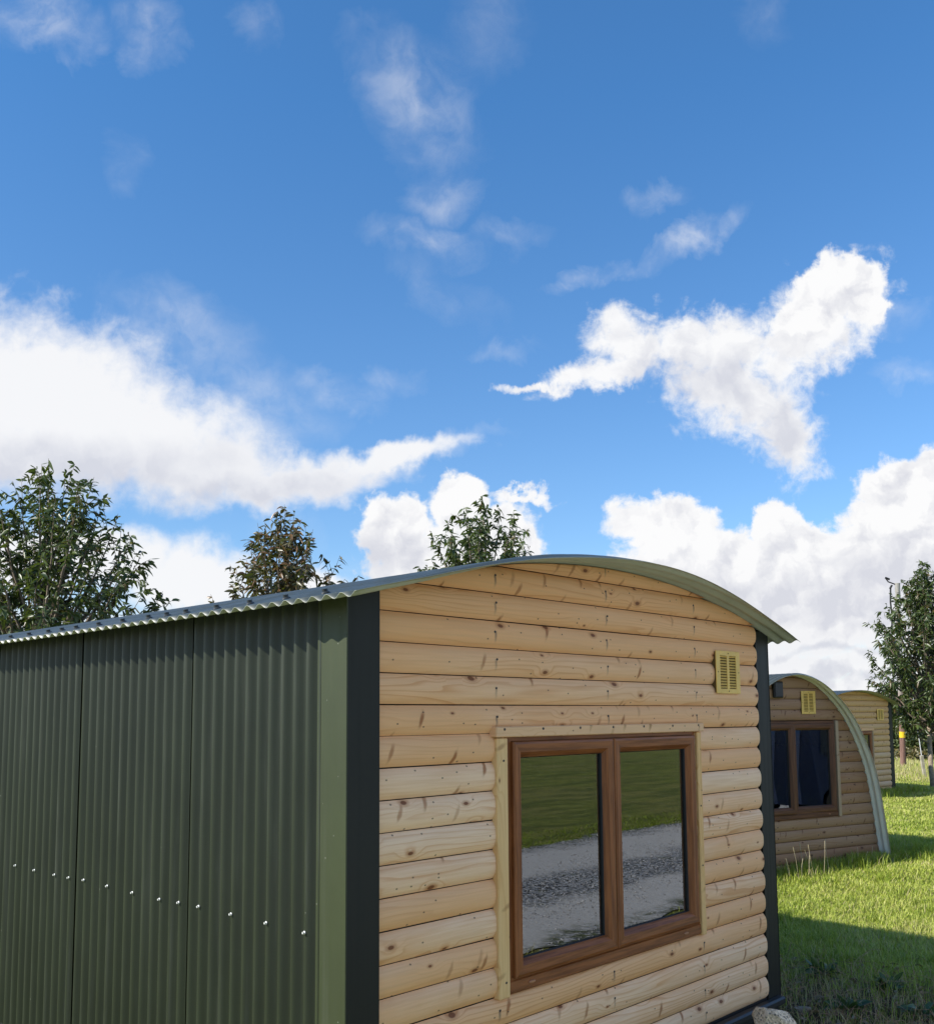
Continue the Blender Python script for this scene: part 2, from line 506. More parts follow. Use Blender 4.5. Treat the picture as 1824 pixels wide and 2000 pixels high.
M_PINE = pine_material('pine_cladding', (0.91, 0.660, 0.440), (0.84, 0.490, 0.245), (0.24, 0.10, 0.038), sat_top=0.8, drips=(0.80, 1.578, 2.365))
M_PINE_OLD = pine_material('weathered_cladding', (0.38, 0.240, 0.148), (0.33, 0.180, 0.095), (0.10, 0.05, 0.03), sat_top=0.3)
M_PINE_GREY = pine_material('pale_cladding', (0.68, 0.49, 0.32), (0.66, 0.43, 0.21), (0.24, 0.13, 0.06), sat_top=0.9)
M_TRIM = pine_material('pine_trim', (0.84, 0.56, 0.36), (0.80, 0.50, 0.27), (0.24, 0.13, 0.05))
M_TRIM_V = pine_material('pine_trim_upright', (0.82, 0.56, 0.27), (0.78, 0.48, 0.19), (0.24, 0.13, 0.05), vertical=True)
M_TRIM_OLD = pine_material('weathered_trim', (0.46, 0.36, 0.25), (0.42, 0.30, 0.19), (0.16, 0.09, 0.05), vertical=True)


def paint_green(name, col, rough=0.33, dirt=1.0, spec=0.5):
    mt, t, b = new_mat(name)
    tcn = t.node('ShaderNodeTexCoord')
    s = t.sep(tcn.outputs['Object'])
    streak = t.noise(t.xyz(t.m('MULTIPLY', s[0], 30.0), t.m('MULTIPLY', s[1], 22.0), t.m('MULTIPLY', s[2], 1.1)), 1.0, 5, 0.6)
    cloud = t.noise(tcn.outputs['Object'], 1.7, 5, 0.6)
    base = t.mix(t.ramp(cloud, 0.3, 0.7), tuple(c * 0.88 for c in col), tuple(c * 1.12 for c in col))
    base = t.mix(t.m('MULTIPLY', t.ramp(streak, 0.52, 0.78), 0.10 * dirt), base, (0.14, 0.15, 0.12))
    fl = t.vor(tcn.outputs['Object'], 26.0, dim='3D')
    spot = t.m('MULTIPLY', t.ramp(fl['Distance'], 0.045, 0.07, 1.0, 0.0), t.m('GREATER_THAN', t.sep(fl['Color'])[0], 0.86))
    base = t.mix(t.m('MULTIPLY', spot, 0.55 * dirt), base, (0.42, 0.43, 0.38))
    t.put(b.inputs['Base Color'], base)
    rr = t.m('ADD', rough, t.m('MULTIPLY', t.ramp(streak, 0.4, 0.8), 0.14))
    t.put(b.inputs['Roughness'], rr)
    b.inputs['Specular IOR Level'].default_value = spec
    return mt


M_GREEN = paint_green('green_coated_steel', (0.0210, 0.0275, 0.0150), 0.37, 1.5, 0.5)
M_GREEN_FLAT = paint_green('green_flashing_steel', (0.031, 0.040, 0.014), 0.5, 0.7)
M_POST = paint_green('shaded_flashing_steel', (0.012, 0.014, 0.012), 0.5, 0.12, 0.3)  # green flashing steel again, with the shade of the front faces in its colour
M_ROOF = paint_green('roof_coated_steel', (0.050, 0.060, 0.055), 0.34, 0.8)
M_UNDER = simple('grey_sheet_underside', (0.43, 0.45, 0.35), 0.55, var=0.06)
M_UNDER_PALE = simple('pale_sheet_underside', (0.80, 0.78, 0.66), 0.55, var=0.05)
M_DARK = simple('black_rubber', (0.012, 0.012, 0.013), 0.6)
M_RECESS = simple('dark_recess', (0.015, 0.015, 0.014), 0.8)
M_BASE = simple('black_base_paint', (0.018, 0.02, 0.024), 0.45, bump=0.001)
M_NAIL = simple('rusty_nail', (0.035, 0.028, 0.025), 0.6)
M_SCREW = simple('black_roof_screw', (0.02, 0.024, 0.026), 0.4)
M_ZINC = simple('bare_zinc_screw', (0.66, 0.66, 0.64), 0.4, 0.3)
M_VENT = simple('yellow_plastic', (0.80, 0.52, 0.12), 0.45, var=0.08)
M_VENT_IN = simple('vent_backing', (0.12, 0.075, 0.02), 0.8)
M_LINING = simple('interior_lining', (0.20, 0.15, 0.10), 0.8)
M_BLIND = simple('pale_blind', (0.5, 0.47, 0.4), 0.8)


def upvc(name, a, c, rough=0.38):
    mt, t, b = new_mat(name)
    tcn = t.node('ShaderNodeTexCoord')
    s = t.sep(tcn.outputs['Object'])
    g1 = t.noise(t.xyz(t.m('MULTIPLY', s[0], 3.0), 0.0, t.m('MULTIPLY', s[2], 60.0)), 1.0, 4, 0.65)
    g2 = t.noise(t.xyz(t.m('MULTIPLY', s[0], 60.0), 0.0, t.m('MULTIPLY', s[2], 3.0)), 1.0, 4, 0.65)
    at = t.node('ShaderNodeAttribute', attribute_name='upright')
    gg = t.m('ADD', t.m('MULTIPLY', g1, t.m('SUBTRACT', 1.0, at.outputs['Fac'])), t.m('MULTIPLY', g2, at.outputs['Fac']))
    t.put(b.inputs['Base Color'], t.mix(t.ramp(gg, 0.32, 0.68), a, c))
    b.inputs['Roughness'].default_value = rough
    b.inputs['Specular IOR Level'].default_value = 0.3
    t.put(b.inputs['Normal'], t.bump(gg, 0.15, 0.0008))
    return mt


M_OAK = upvc('brown_window_frame', (0.15, 0.046, 0.013), (0.31, 0.108, 0.032))
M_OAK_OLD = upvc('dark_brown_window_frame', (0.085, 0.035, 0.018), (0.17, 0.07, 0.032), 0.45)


def glass_material(name, ior=1.75, tint=(0.85, 0.9, 0.88)):
    mt = bpy.data.materials.new(name)
    mt.use_nodes = True
    t = NT(mt.node_tree)
    t.n.clear()
    fr = t.node('ShaderNodeFresnel'); fr.inputs['IOR'].default_value = ior
    tcn = t.node('ShaderNodeTexCoord')
    wv = t.noise(tcn.outputs['Object'], 1.2, 1, 0.5)
    nrm = t.bump(wv, 0.12, 0.012)
    gl = t.node('ShaderNodeBsdfGlossy'); gl.inputs['Roughness'].default_value = 0.0
    t.put(gl.inputs['Normal'], nrm)
    gl.inputs['Color'].default_value = (1, 1, 1, 1)
    tr = t.node('ShaderNodeBsdfTransparent'); tr.inputs['Color'].default_value = (*tint, 1)
    mx = t.node('ShaderNodeMixShader')
    t.put(mx.inputs[0], fr.outputs[0]); t.put(mx.inputs[1], tr.outputs[0]); t.put(mx.inputs[2], gl.outputs[0])
    o = t.node('ShaderNodeOutputMaterial'); t.put(o.inputs[0], mx.outputs[0])
    return mt


M_GLASS = glass_material('window_glass', 2.35)


# ------------------------------------------------------------------ terrain
def sstep(a, b, x):
    t_ = np.clip((x - a) / (b - a), 0, 1)
    return t_ * t_ * (3 - 2 * t_)


def hnoise(x, y):
    return (0.5 * np.sin(x * 1.31 + 0.7 * y + 1.0) * np.sin(y * 1.07 - 0.4 * x + 2.0) + 0.3 * np.sin(x * 2.9 + 1.3) * np.sin(y * 3.3 + 0.5 * x)
            + 0.2 * np.sin(5.1 * x + 2.2 * y) * np.sin(4.3 * y - 1.9 * x))


def height(x, y):
    x = np.asarray(x, dtype=float); y = np.asarray(y, dtype=float)
    r = np.hypot(x - 1, y)
    lawn = sstep(3.0, 7.0, x) * sstep(-2.5, -1.0, y)
    h = 0.15 * sstep(4.2, 9.0, r) * lawn + 0.035 * hnoise(x, y) * (0.35 + 0.65 * lawn) * np.exp(-np.maximum(r - 40, 0) / 40)
    h = h + 0.02 * sstep(2.0, 3.2, x) * sstep(-1.5, -0.5, y)
    return h


def grid_sheet(xs, ys, dz, name, mat, edge_noise=0.0):
    X, Y = np.meshgrid(xs, ys)
    if edge_noise:
        wv = edge_noise * (np.sin(X * 1.7) + 0.6 * np.sin(X * 4.1 + 1) + 0.4 * np.sin(X * 9.3 + 2))
        e = np.zeros_like(Y); e[0] = 1; e[-1] = 1
        Y = Y + wv * e
    Z = height(X, Y) + dz
    n, k = Y.shape
    v = np.stack([X.ravel(), Y.ravel(), Z.ravel()], 1)
    i = np.arange((n - 1) * (k - 1)); a = (i // (k - 1)) * k + i % (k - 1)
    f = np.stack([a, a + 1, a + k + 1, a + k], 1)
    return mesh_obj(name, v, f, mat, smooth=True)


def ground_material():
    mt, t, b = new_mat('lawn')
    tcn = t.node('ShaderNodeTexCoord')
    P = tcn.outputs['Object']
    s = t.sep(P)
    big = t.noise(P, 0.35, 4, 0.6)
    mid = t.noise(P, 3.2, 5, 0.65)
    fin_ = t.noise(P, 38.0, 6, 0.72)
    stria = t.noise(t.xyz(t.m('MULTIPLY', s[0], 0.5), t.m('MULTIPLY', s[1], 2.2), 0.0), 1.0, 5, 0.65)
    c = t.mix(t.ramp(mid, 0.35, 0.65), (0.19, 0.24, 0.035), (0.37, 0.40, 0.085))
    c = t.mix(t.m('MULTIPLY', t.ramp(big, 0.42, 0.62), 0.5), c, (0.42, 0.36, 0.13))
    c = t.mix(t.m('MULTIPLY', t.ramp(stria, 0.42, 0.62), 0.75), c, (0.10, 0.145, 0.028))
    c = t.mix(t.ramp(fin_, 0.35, 0.7), t.mix(0.42, c, (0.045, 0.065, 0.014)), t.mix(0.25, c, (0.36, 0.35, 0.14)))
    # bare soil round the first cabin's corner
    dx_ = t.m('SUBTRACT', s[0], 3.6); dy_ = t.m('MULTIPLY', t.m('ADD', s[1], 0.35), 0.8)
    rr = t.m('SQRT', t.m('ADD', t.m('MULTIPLY', dx_, dx_), t.m('MULTIPLY', dy_, dy_)))
    soil = t.ramp(t.m('ADD', rr, t.m('MULTIPLY', mid, 1.1)), 0.9, 1.7, 1.0, 0.0)
    soilc = t.mix(t.ramp(fin_, 0.3, 0.7), (0.045, 0.028, 0.015), (0.13, 0.085, 0.05))
    c = t.mix(soil, c, soilc)
    t.put(b.inputs['Base Color'], c)
    b.inputs['Roughness'].default_value = 0.9
    b.inputs['Specular IOR Level'].default_value = 0.15
    t.put(b.inputs['Normal'], t.bump(t.m('ADD', fin_, mid), 1.0, 0.04))
    return mt


def gravel_material():
    mt, t, b = new_mat('gravel')
    tcn = t.node('ShaderNodeTexCoord')
    P = tcn.outputs['Object']
    s = t.sep(P)
    st = t.vor(P, 24.0, dim='3D')
    st2 = t.vor(P, 60.0, dim='3D')
    n = t.noise(P, 1.2, 4, 0.6)
    cs = t.sep(st['Color'])
    stone = t.mix(cs[0], (0.22, 0.235, 0.26), (0.58, 0.60, 0.62))
    stone = t.mix(t.ramp(st['Distance'], 0.35, 0.75), stone, (0.06, 0.06, 0.058))
    dust = t.mix(t.sep(st2['Color'])[1], (0.52, 0.515, 0.49), (0.66, 0.655, 0.63))
    yw = t.m('MULTIPLY_ADD', n, 1.1, s[1])
    # two worn wheel tracks
    w1 = t.ramp(t.m('ABSOLUTE', t.m('ADD', yw, 2.25)), 0.3, 0.75, 1.0, 0.0)
    w2 = t.ramp(t.m('ABSOLUTE', t.m('ADD', yw, 4.55)), 0.4, 1.0, 1.0, 0.0)
    wt = t.m('MAXIMUM', w1, w2)
    c = t.mix(t.m('MULTIPLY', wt, 0.85), stone, dust)
    weed = t.m('MULTIPLY', t.ramp(t.noise(P, 2.6, 5, 0.7), 0.56, 0.66), t.m('SUBTRACT', 1.0, wt))
    edge = t.ramp(t.m('ABSOLUTE', t.m('ADD', yw, 3.6)), 1.55, 2.0)
    wf = t.m('MAXIMUM', t.m('MULTIPLY', weed, 0.6), t.m('MULTIPLY', edge, t.ramp(t.noise(P, 7.0, 4, 0.7), 0.4, 0.6)))
    c = t.mix(wf, c, (0.075, 0.09, 0.025))
    t.put(b.inputs['Base Color'], c)
    b.inputs['Roughness'].default_value = 0.88
    hh = t.m('MULTIPLY', t.m('SUBTRACT', 1.0, st['Distance']), t.m('MULTIPLY_ADD', wt, -0.8, 1.0))
    t.put(b.inputs['Normal'], t.bump(hh, 0.9, 0.03))
    return mt


M_LAWN = ground_material()
M_GRAVEL = gravel_material()


def axis(lo, hi, fine_lo, fine_hi, step, grow=1.22):
    a = list(np.arange(fine_lo, fine_hi + 1e-6, step))
    s_, p = step, a[-1]
    while p < hi:
        s_ *= grow; p += s_; a.append(p)
    s_, p = step, a[0]
    while p > lo:
        s_ *= grow; p -= s_; a.insert(0, p)
    return np.array(a)


ground = grid_sheet(axis(-1500, 1800, -6, 40, 0.25), axis(-1500, 1800, -12, 20, 0.25), 0.0, 'ground', M_LAWN)
tag(ground, 'mown green and straw coloured lawn around the cabins', kind='structure')
track = grid_sheet(axis(-60, 90, -8, 30, 0.25), np.arange(-6.15, -2.0, 0.16), 0.012, 'gravel_track', M_GRAVEL, 0.10)
tag(track, 'grey gravel track with two worn wheel lines', kind='structure')

# ------------------------------------------------------------------ cladding
PITCH_Z = 0.115


def clad(name, mat, parent, x0, x1, z0, top_fn, opening=None, z_low=None, step=0.04, left_fn=None, right_fn=None, seed=0, depth=0.022):
    """round-faced boards; front face towards -y; cut by an arched top, sloping sides and a window opening"""
    rn = random.Random(seed)
    V_, F_, A_ = [], [], []
    NP = 11
    prof = []
    for j in range(NP):
        tt = j / (NP - 1)
        # t is eased so that samples crowd at the rounded lips
        tt = 0.5 - 0.5 * math.cos(math.pi * tt)
        y = -depth * (1 - abs(2 * tt - 1) ** 3.0)
        prof.append((tt, y))
    row = 0
    zmax = 3.0
    while z0 + row * PITCH_Z < zmax:
        za, zb = z0 + row * PITCH_Z + 0.0018, z0 + (row + 1) * PITCH_Z - 0.0018
        bid = rn.random()
        spans = [(x0, x1, bid)]
        if opening and za < opening[3] - 0.02 and zb > opening[2] + 0.02:
            spans = [(x0, opening[0], bid), (opening[1], x1, rn.random())]
        any_ = False
        for (a, b, bd) in spans:
            if left_fn: a = max(a, left_fn(za)) if a == x0 else a
            if right_fn and b == x1: b = min(b, right_fn(za))
            if b - a < 0.01: continue
            n = max(2, int((b - a) / step) + 1)
            xs = np.linspace(a, b, n)
            base = len(V_)
            zt = [min(zb, top_fn(x)) for x in xs]
            ok = [zt_ > za + 0.002 for zt_ in zt]
            if not any(ok): continue
            any_ = True
            bow = rn.uniform(-0.0012, 0.0012)
            dep = rn.uniform(-0.0012, 0.0012)
            for x_, t_ in zip(xs, zt):
                x = x_
                for (tt, y) in prof:
                    zz = za + tt * (zb - za)
                    zc = max(min(zz, t_), za)
                    if left_fn: x = min(max(x_, left_fn(zc)), right_fn(zc))
                    V_.append((x, y + dep, zc + bow * math.sin(x * 1.7 + bd * 9)))
                    A_.append(bd)
            for i in range(n - 1):
                if not (ok[i] or ok[i + 1]): continue
                for j in range(NP - 1):
                    p = base + i * NP + j
                    F_.append((p, p + NP, p + NP + 1, p + 1))
            # end caps of the board
            for i, flip in ((0, False), (n - 1, True)):
                if not ok[i]: continue
                b0 = len(V_)
                for (tt, y) in prof:
                    zz = max(min(za + tt * (zb - za), zt[i]), za)
                    V_.append((xs[i] if not left_fn else min(max(xs[i], left_fn(zz)), right_fn(zz)), y + dep, zz)); A_.append(bd)
                V_.append((xs[i], 0.012, min(zb, zt[i]))); V_.append((xs[i], 0.012, za)); A_.extend([bd, bd])
                idx = list(range(b0, b0 + NP + 2))
                F_.append(tuple(idx if not flip else idx[::-1]))
        row += 1
        if not any_ and row > 3: break
    o = mesh_obj(name, V_, F_, mat, parent, smooth=False, attrs={'board': A_})
    # smooth the round faces only
    sm = np.array([len(p.vertices) == 4 for p in o.data.polygons])
    o.data.polygons.foreach_set('use_smooth', sm)
    return o


def corrugated(name, mat, parent, curve, y_of, ys, amp, inner_mat, thick=0.0012):
    """sheet that follows `curve` (list of x, z) across and waves along y; y_of(i, y) may skew an edge"""
    pts = [Vector((c[0], 0, c[1])) for c in curve]
    nrm = []
    for i in range(len(pts)):
        t_ = (pts[min(i + 1, len(pts) - 1)] - pts[max(i - 1, 0)]).normalized()
        nrm.append(Vector((-t_.z, 0, t_.x)))
    n, k = len(pts), len(ys)
    V_ = []
    for layer, off in ((0, 0.0), (1, -thick)):
        for i in range(n):
            for y in ys:
                yy = y_of(i, y)
                w = amp * math.cos(2 * math.pi * (yy - 0.183) / 0.0762)
                p = pts[i] + nrm[i] * (amp + w + off)
                V_.append((p.x, yy, p.z))
    F_, mi = [], []
    N = n * k
    for i in range(n - 1):
        for j in range(k - 1):
            a = i * k + j
            F_.append((a, a + 1, a + k + 1, a + k)[::-1] if False else (a, a + k, a + k + 1, a + 1)); mi.append(0)
            b = a + N
            F_.append((b, b + 1, b + k + 1, b + k)); mi.append(1)
    for i in range(n - 1):
        for j in (0, k - 1):
            a = i * k + j
            F_.append((a, a + k, a + k + N, a + N)); mi.append(1)
    for j in range(k - 1):
        for i in (0, n - 1):
            a = i * k + j
            F_.append((a, a + 1, a + 1 + N, a + N)); mi.append(1)
    return mesh_obj(name, V_, F_, None, parent, smooth=True, mats=[mat, inner_mat], fmat=mi)


def ring(mb_or_name, x0, x1, z0, z1, profile, mat, parent, name):
    """mitred rectangular frame; profile = [(inset, y), ...] from the outside in"""
    V_, F_, A_ = [], [], []
    sides = [((0, 0), (1, 0)), ((1, 0), (1, 1)), ((1, 1), (0, 1)), ((0, 1), (0, 0))]
    def corner(c, ins):
        x = x0 + ins if c[0] == 0 else x1 - ins
        z = z0 + ins if c[1] == 0 else z1 - ins
        return x, z
    for si, (ca, cb) in enumerate(sides):
        b = len(V_)
        up = 1.0 if si in (1, 3) else 0.0
        for (ins, y) in profile:
            xa, za = corner(ca, ins); xb, zb = corner(cb, ins)
            V_.append((xa, y, za)); V_.append((xb, y, zb)); A_ += [up, up]
        for j in range(len(profile) - 1):
            q = b + 2 * j
            F_.append((q, q + 1, q + 3, q + 2))
    return mesh_obj(name, V_, F_, mat, parent, attrs={'upright': A_})


def plank(name, mat, parent, x0, x1, y0, y1, z0, z1, bev=0.004, bid=None):
    mb = MB().box(x0, x1, y0, y1, z0, z1, bev)
    o = mb.build(name, mat, parent)
    a = o.data.attributes.new('board', 'FLOAT', 'POINT')
    v = random.random() if bid is None else bid
    a.data.foreach_set('value', np.full(len(mb.v), v, dtype=np.float32))
    return o


def window(parent, x0, x1, z0, z1, oak, xm=None, open_gap=0.0):
    """two-sash brown window: outer frame, two sashes, double panes, sill with drain caps"""
    w = ring(None, x0, x1, z0 + 0.045, z1, [(0, 0.03), (0, -0.014), (0.004, -0.018), (0.028, -0.018), (0.033, -0.010), (0.05, -0.010), (0.05, 0.05)], oak, parent, 'window')
    mb = MB()
    # sill drops forward, chamfered
    vs, fs = [], []
    for x in (x0, x1):
        vs += [(x, 0.03, z0), (x, -0.02, z0), (x, -0.026, z0 + 0.008), (x, -0.024, z0 + 0.047), (x, -0.012, z0 + 0.056), (x, 0.03, z0 + 0.056)]
    fs = [(i, (i + 1) % 6, (i + 1) % 6 + 6, i + 6) for i in range(6)] + [(5, 4, 3, 2, 1, 0), (6, 7, 8, 9, 10, 11)]
    mb.add(vs, fs)
    sill = mb.build('sill', oak, w)
    for cx in (x0 + 0.135, x1 - 0.145):
        c = MB()
        n = 10
        vs = []
        for (r_, y_) in ((1.0, -0.0242), (1.0, -0.028), (0.6, -0.031)):
            for k in range(n):
                an = 2 * math.pi * k / n
                vs.append((cx + 0.021 * r_ * math.cos(an), y_, z0 + 0.028 + 0.006 * r_ * math.sin(an)))
        fs = [(l * n + k, l * n + (k + 1) % n, (l + 1) * n + (k + 1) % n, (l + 1) * n + k) for l in (0, 1) for k in range(n)]
        fs.append(tuple(2 * n + k for k in range(n)))
        c.add(vs, fs)
        c.build('drain_cap', M_CAP, w)
    if xm is None: xm = (x0 + x1) / 2
    sx0, sx1, sz0, sz1 = x0 + 0.027, x1 - 0.020, z0 + 0.058, z1 - 0.030
    prof = [(0, 0.0), (0, -0.030), (0.003, -0.034), (0.012, -0.036), (0.044, -0.034), (0.060, -0.020), (0.066, -0.012), (0.068, 0.004)]
    for (a, b, opn) in ((sx0, xm - 0.003, 0), (xm + 0.003, sx1, open_gap)):
        s = ring(None, a, b, sz0, sz1, prof, oak, w, 'sash')
        gsk = ring(None, a + 0.0645, b - 0.0645, sz0 + 0.0645, sz1 - 0.0645, [(0, -0.0135), (0.004, -0.008), (0.006, 0.004), (0.006, 0.026)], M_DARK, w, 'gasket')
        panes = []
        for y_ in (0.000, 0.024):
            q = MB().add([(a + 0.068, y_, sz0 + 0.068), (b - 0.068, y_, sz0 + 0.068), (b - 0.068, y_, sz1 - 0.068), (a + 0.068, y_, sz1 - 0.068)], [(0, 1, 2, 3)])
            panes.append(q.build('pane', M_GLASS, w))
        if opn:
            for o in [s, gsk] + panes:
                o.matrix_local = Matrix.Translation((b, 0, 0)) @ Matrix.Rotation(opn, 4, 'Z') @ Matrix.Translation((-b, 0, 0))
    return w


M_CAP = simple('drain_cap_plastic', (0.42, 0.19, 0.09), 0.4)


def vent(parent, x0, x1, z0, z1, y=-0.030):
    """louvred plastic grille: rim, centre bar and two columns of slats over a dark backing"""
    f = MB()
    w = x1 - x0; hgt = z1 - z0
    mx, mz, cb = w * 0.17, hgt * 0.11, w * 0.045
    xm = (x0 + x1) / 2
    t_ = 0.006
    f.box(x0, x0 + mx, y - t_, y, z0, z1, 0.002)
    f.box(x1 - mx, x1, y - t_, y, z0, z1, 0.002)
    f.box(x0 + mx, x1 - mx, y - t_ + 0.0005, y, z0, z0 + mz)
    f.box(x0 + mx, x1 - mx, y - t_ + 0.0005, y, z1 - mz, z1)
    f.box(xm - cb, xm + cb, y - t_ + 0.001, y, z0 + mz, z1 - mz)
    n = 12
    for (a, b) in ((x0 + mx, xm - cb), (xm + cb, x1 - mx)):
        for k in range(n):
            zc = z0 + mz + (k + 0.5) * (hgt - 2 * mz) / n
            d = (hgt - 2 * mz) / n
            # slat slopes out and down
            vs = [(a, y, zc + d * 0.42), (b, y, zc + d * 0.42), (b, y - t_ - 0.001, zc - d * 0.12), (a, y - t_ - 0.001, zc - d * 0.12),
                  (a, y, zc + d * 0.30), (b, y, zc + d * 0.30), (b, y - t_ + 0.001, zc - d * 0.20), (a, y - t_ + 0.001, zc - d * 0.20)]
            f.add(vs, [(0, 3, 2, 1), (4, 5, 6, 7), (3, 7, 6, 2), (0, 1, 5, 4), (0, 4, 7, 3), (1, 2, 6, 5)])
    o = f.build('vent', M_VENT, parent)
    MB().box(x0 + 0.006, x1 - 0.006, y + 0.001, -0.004, z0 + 0.006, z1 - 0.006).build('vent_backing', M_VENT_IN, o)
    for (cx, cz) in ((xm, z1 - mz * 0.5), (xm, z0 + mz * 0.5), (x0 + mx * 0.4, (z0 + z1) / 2), (x1 - mx * 0.4, (z0 + z1) / 2)):
        MB().tube([(cx, y - t_, cz), (cx, y - t_ - 0.002, cz)], 0.003, 8).build('fixing', M_VENT_IN, o)
    return o


def nail_mesh():
    n = 8
    vs = [(0.0042 * math.cos(2 * math.pi * k / n), 0, 0.0042 * math.sin(2 * math.pi * k / n)) for k in range(n)]
    vs += [(0.003 * math.cos(2 * math.pi * k / n), -0.0015, 0.003 * math.sin(2 * math.pi * k / n)) for k in range(n)]
    fs = [(k, (k + 1) % n, (k + 1) % n + n, k + n) for k in range(n)] + [tuple(range(n, 2 * n))]
    me = bpy.data.meshes.new('nail')
    me.from_pydata(vs, [], fs); me.materials.append(M_NAIL)
    return me


NAIL = nail_mesh()


def put_nail(parent, x, y, z, s=1.0, name='nail'):
    o = bpy.data.objects.new(name, NAIL)
    COL.objects.link(o); o.parent = parent
    o.location = (x, y, z); o.scale = (s * 1.25, 1, s)
    return o


def screw_mesh(mat, hexr=0.0065, washer=0.010):
    """hex-headed screw on a dome washer, axis along +z"""
    vs, fs = [], []
    n = 12
    for (r_, z_) in ((washer, 0.0), (washer * 0.92, 0.0025), (washer * 0.55, 0.0045)):
        vs += [(r_ * math.cos(2 * math.pi * k / n), r_ * math.sin(2 * math.pi * k / n), z_) for k in range(n)]
    fs = [(l * n + k, l * n + (k + 1) % n, (l + 1) * n + (k + 1) % n, (l + 1) * n + k) for l in (0, 1) for k in range(n)]
    fs.append(tuple(2 * n + k for k in range(n)))
    b = len(vs)
    for z_ in (0.004, 0.011):
        vs += [(hexr * math.cos(math.pi / 3 * k), hexr * math.sin(math.pi / 3 * k), z_) for k in range(6)]
    fs += [(b + k, b + (k + 1) % 6, b + (k + 1) % 6 + 6, b + k + 6) for k in range(6)] + [tuple(b + 6 + k for k in range(6))]
    me = bpy.data.meshes.new('screw'); me.from_pydata(vs, [], fs); me.materials.append(mat)
    return me


SCREW_BLACK = screw_mesh(M_SCREW, 0.0075, 0.013)
SCREW_ZINC = screw_mesh(M_ZINC, 0.0055, 0.0085)


def put_screw(parent, me, p, nrm, s=1.0):
    o = bpy.data.objects.new('screw', me)
    COL.objects.link(o); o.parent = parent
    o.location = p
    o.rotation_euler = Vector(nrm).to_track_quat('Z', 'Y').to_euler()
    o.scale = (s, s, s)
    return o


# ------------------------------------------------------------------ box cabins with the low arched roof
XC, RAD, APEX = 1.65, 5.30, 2.452


def arch(x):
    dxx = x - XC
    z = APEX - RAD + math.sqrt(RAD * RAD - dxx * dxx)
    if x < 0.2: z = APEX - RAD + math.sqrt(RAD * RAD - (0.2 - XC) ** 2) - (0.2 - x) * 0.245
    if x < 0.9: z -= 0.010 * min(1, (0.9 - x) / 0.5) * (1 if x > 0.2 else 1)
    if x > 2.9: z += 0.006 * (x - 2.9) / 0.45
    return z


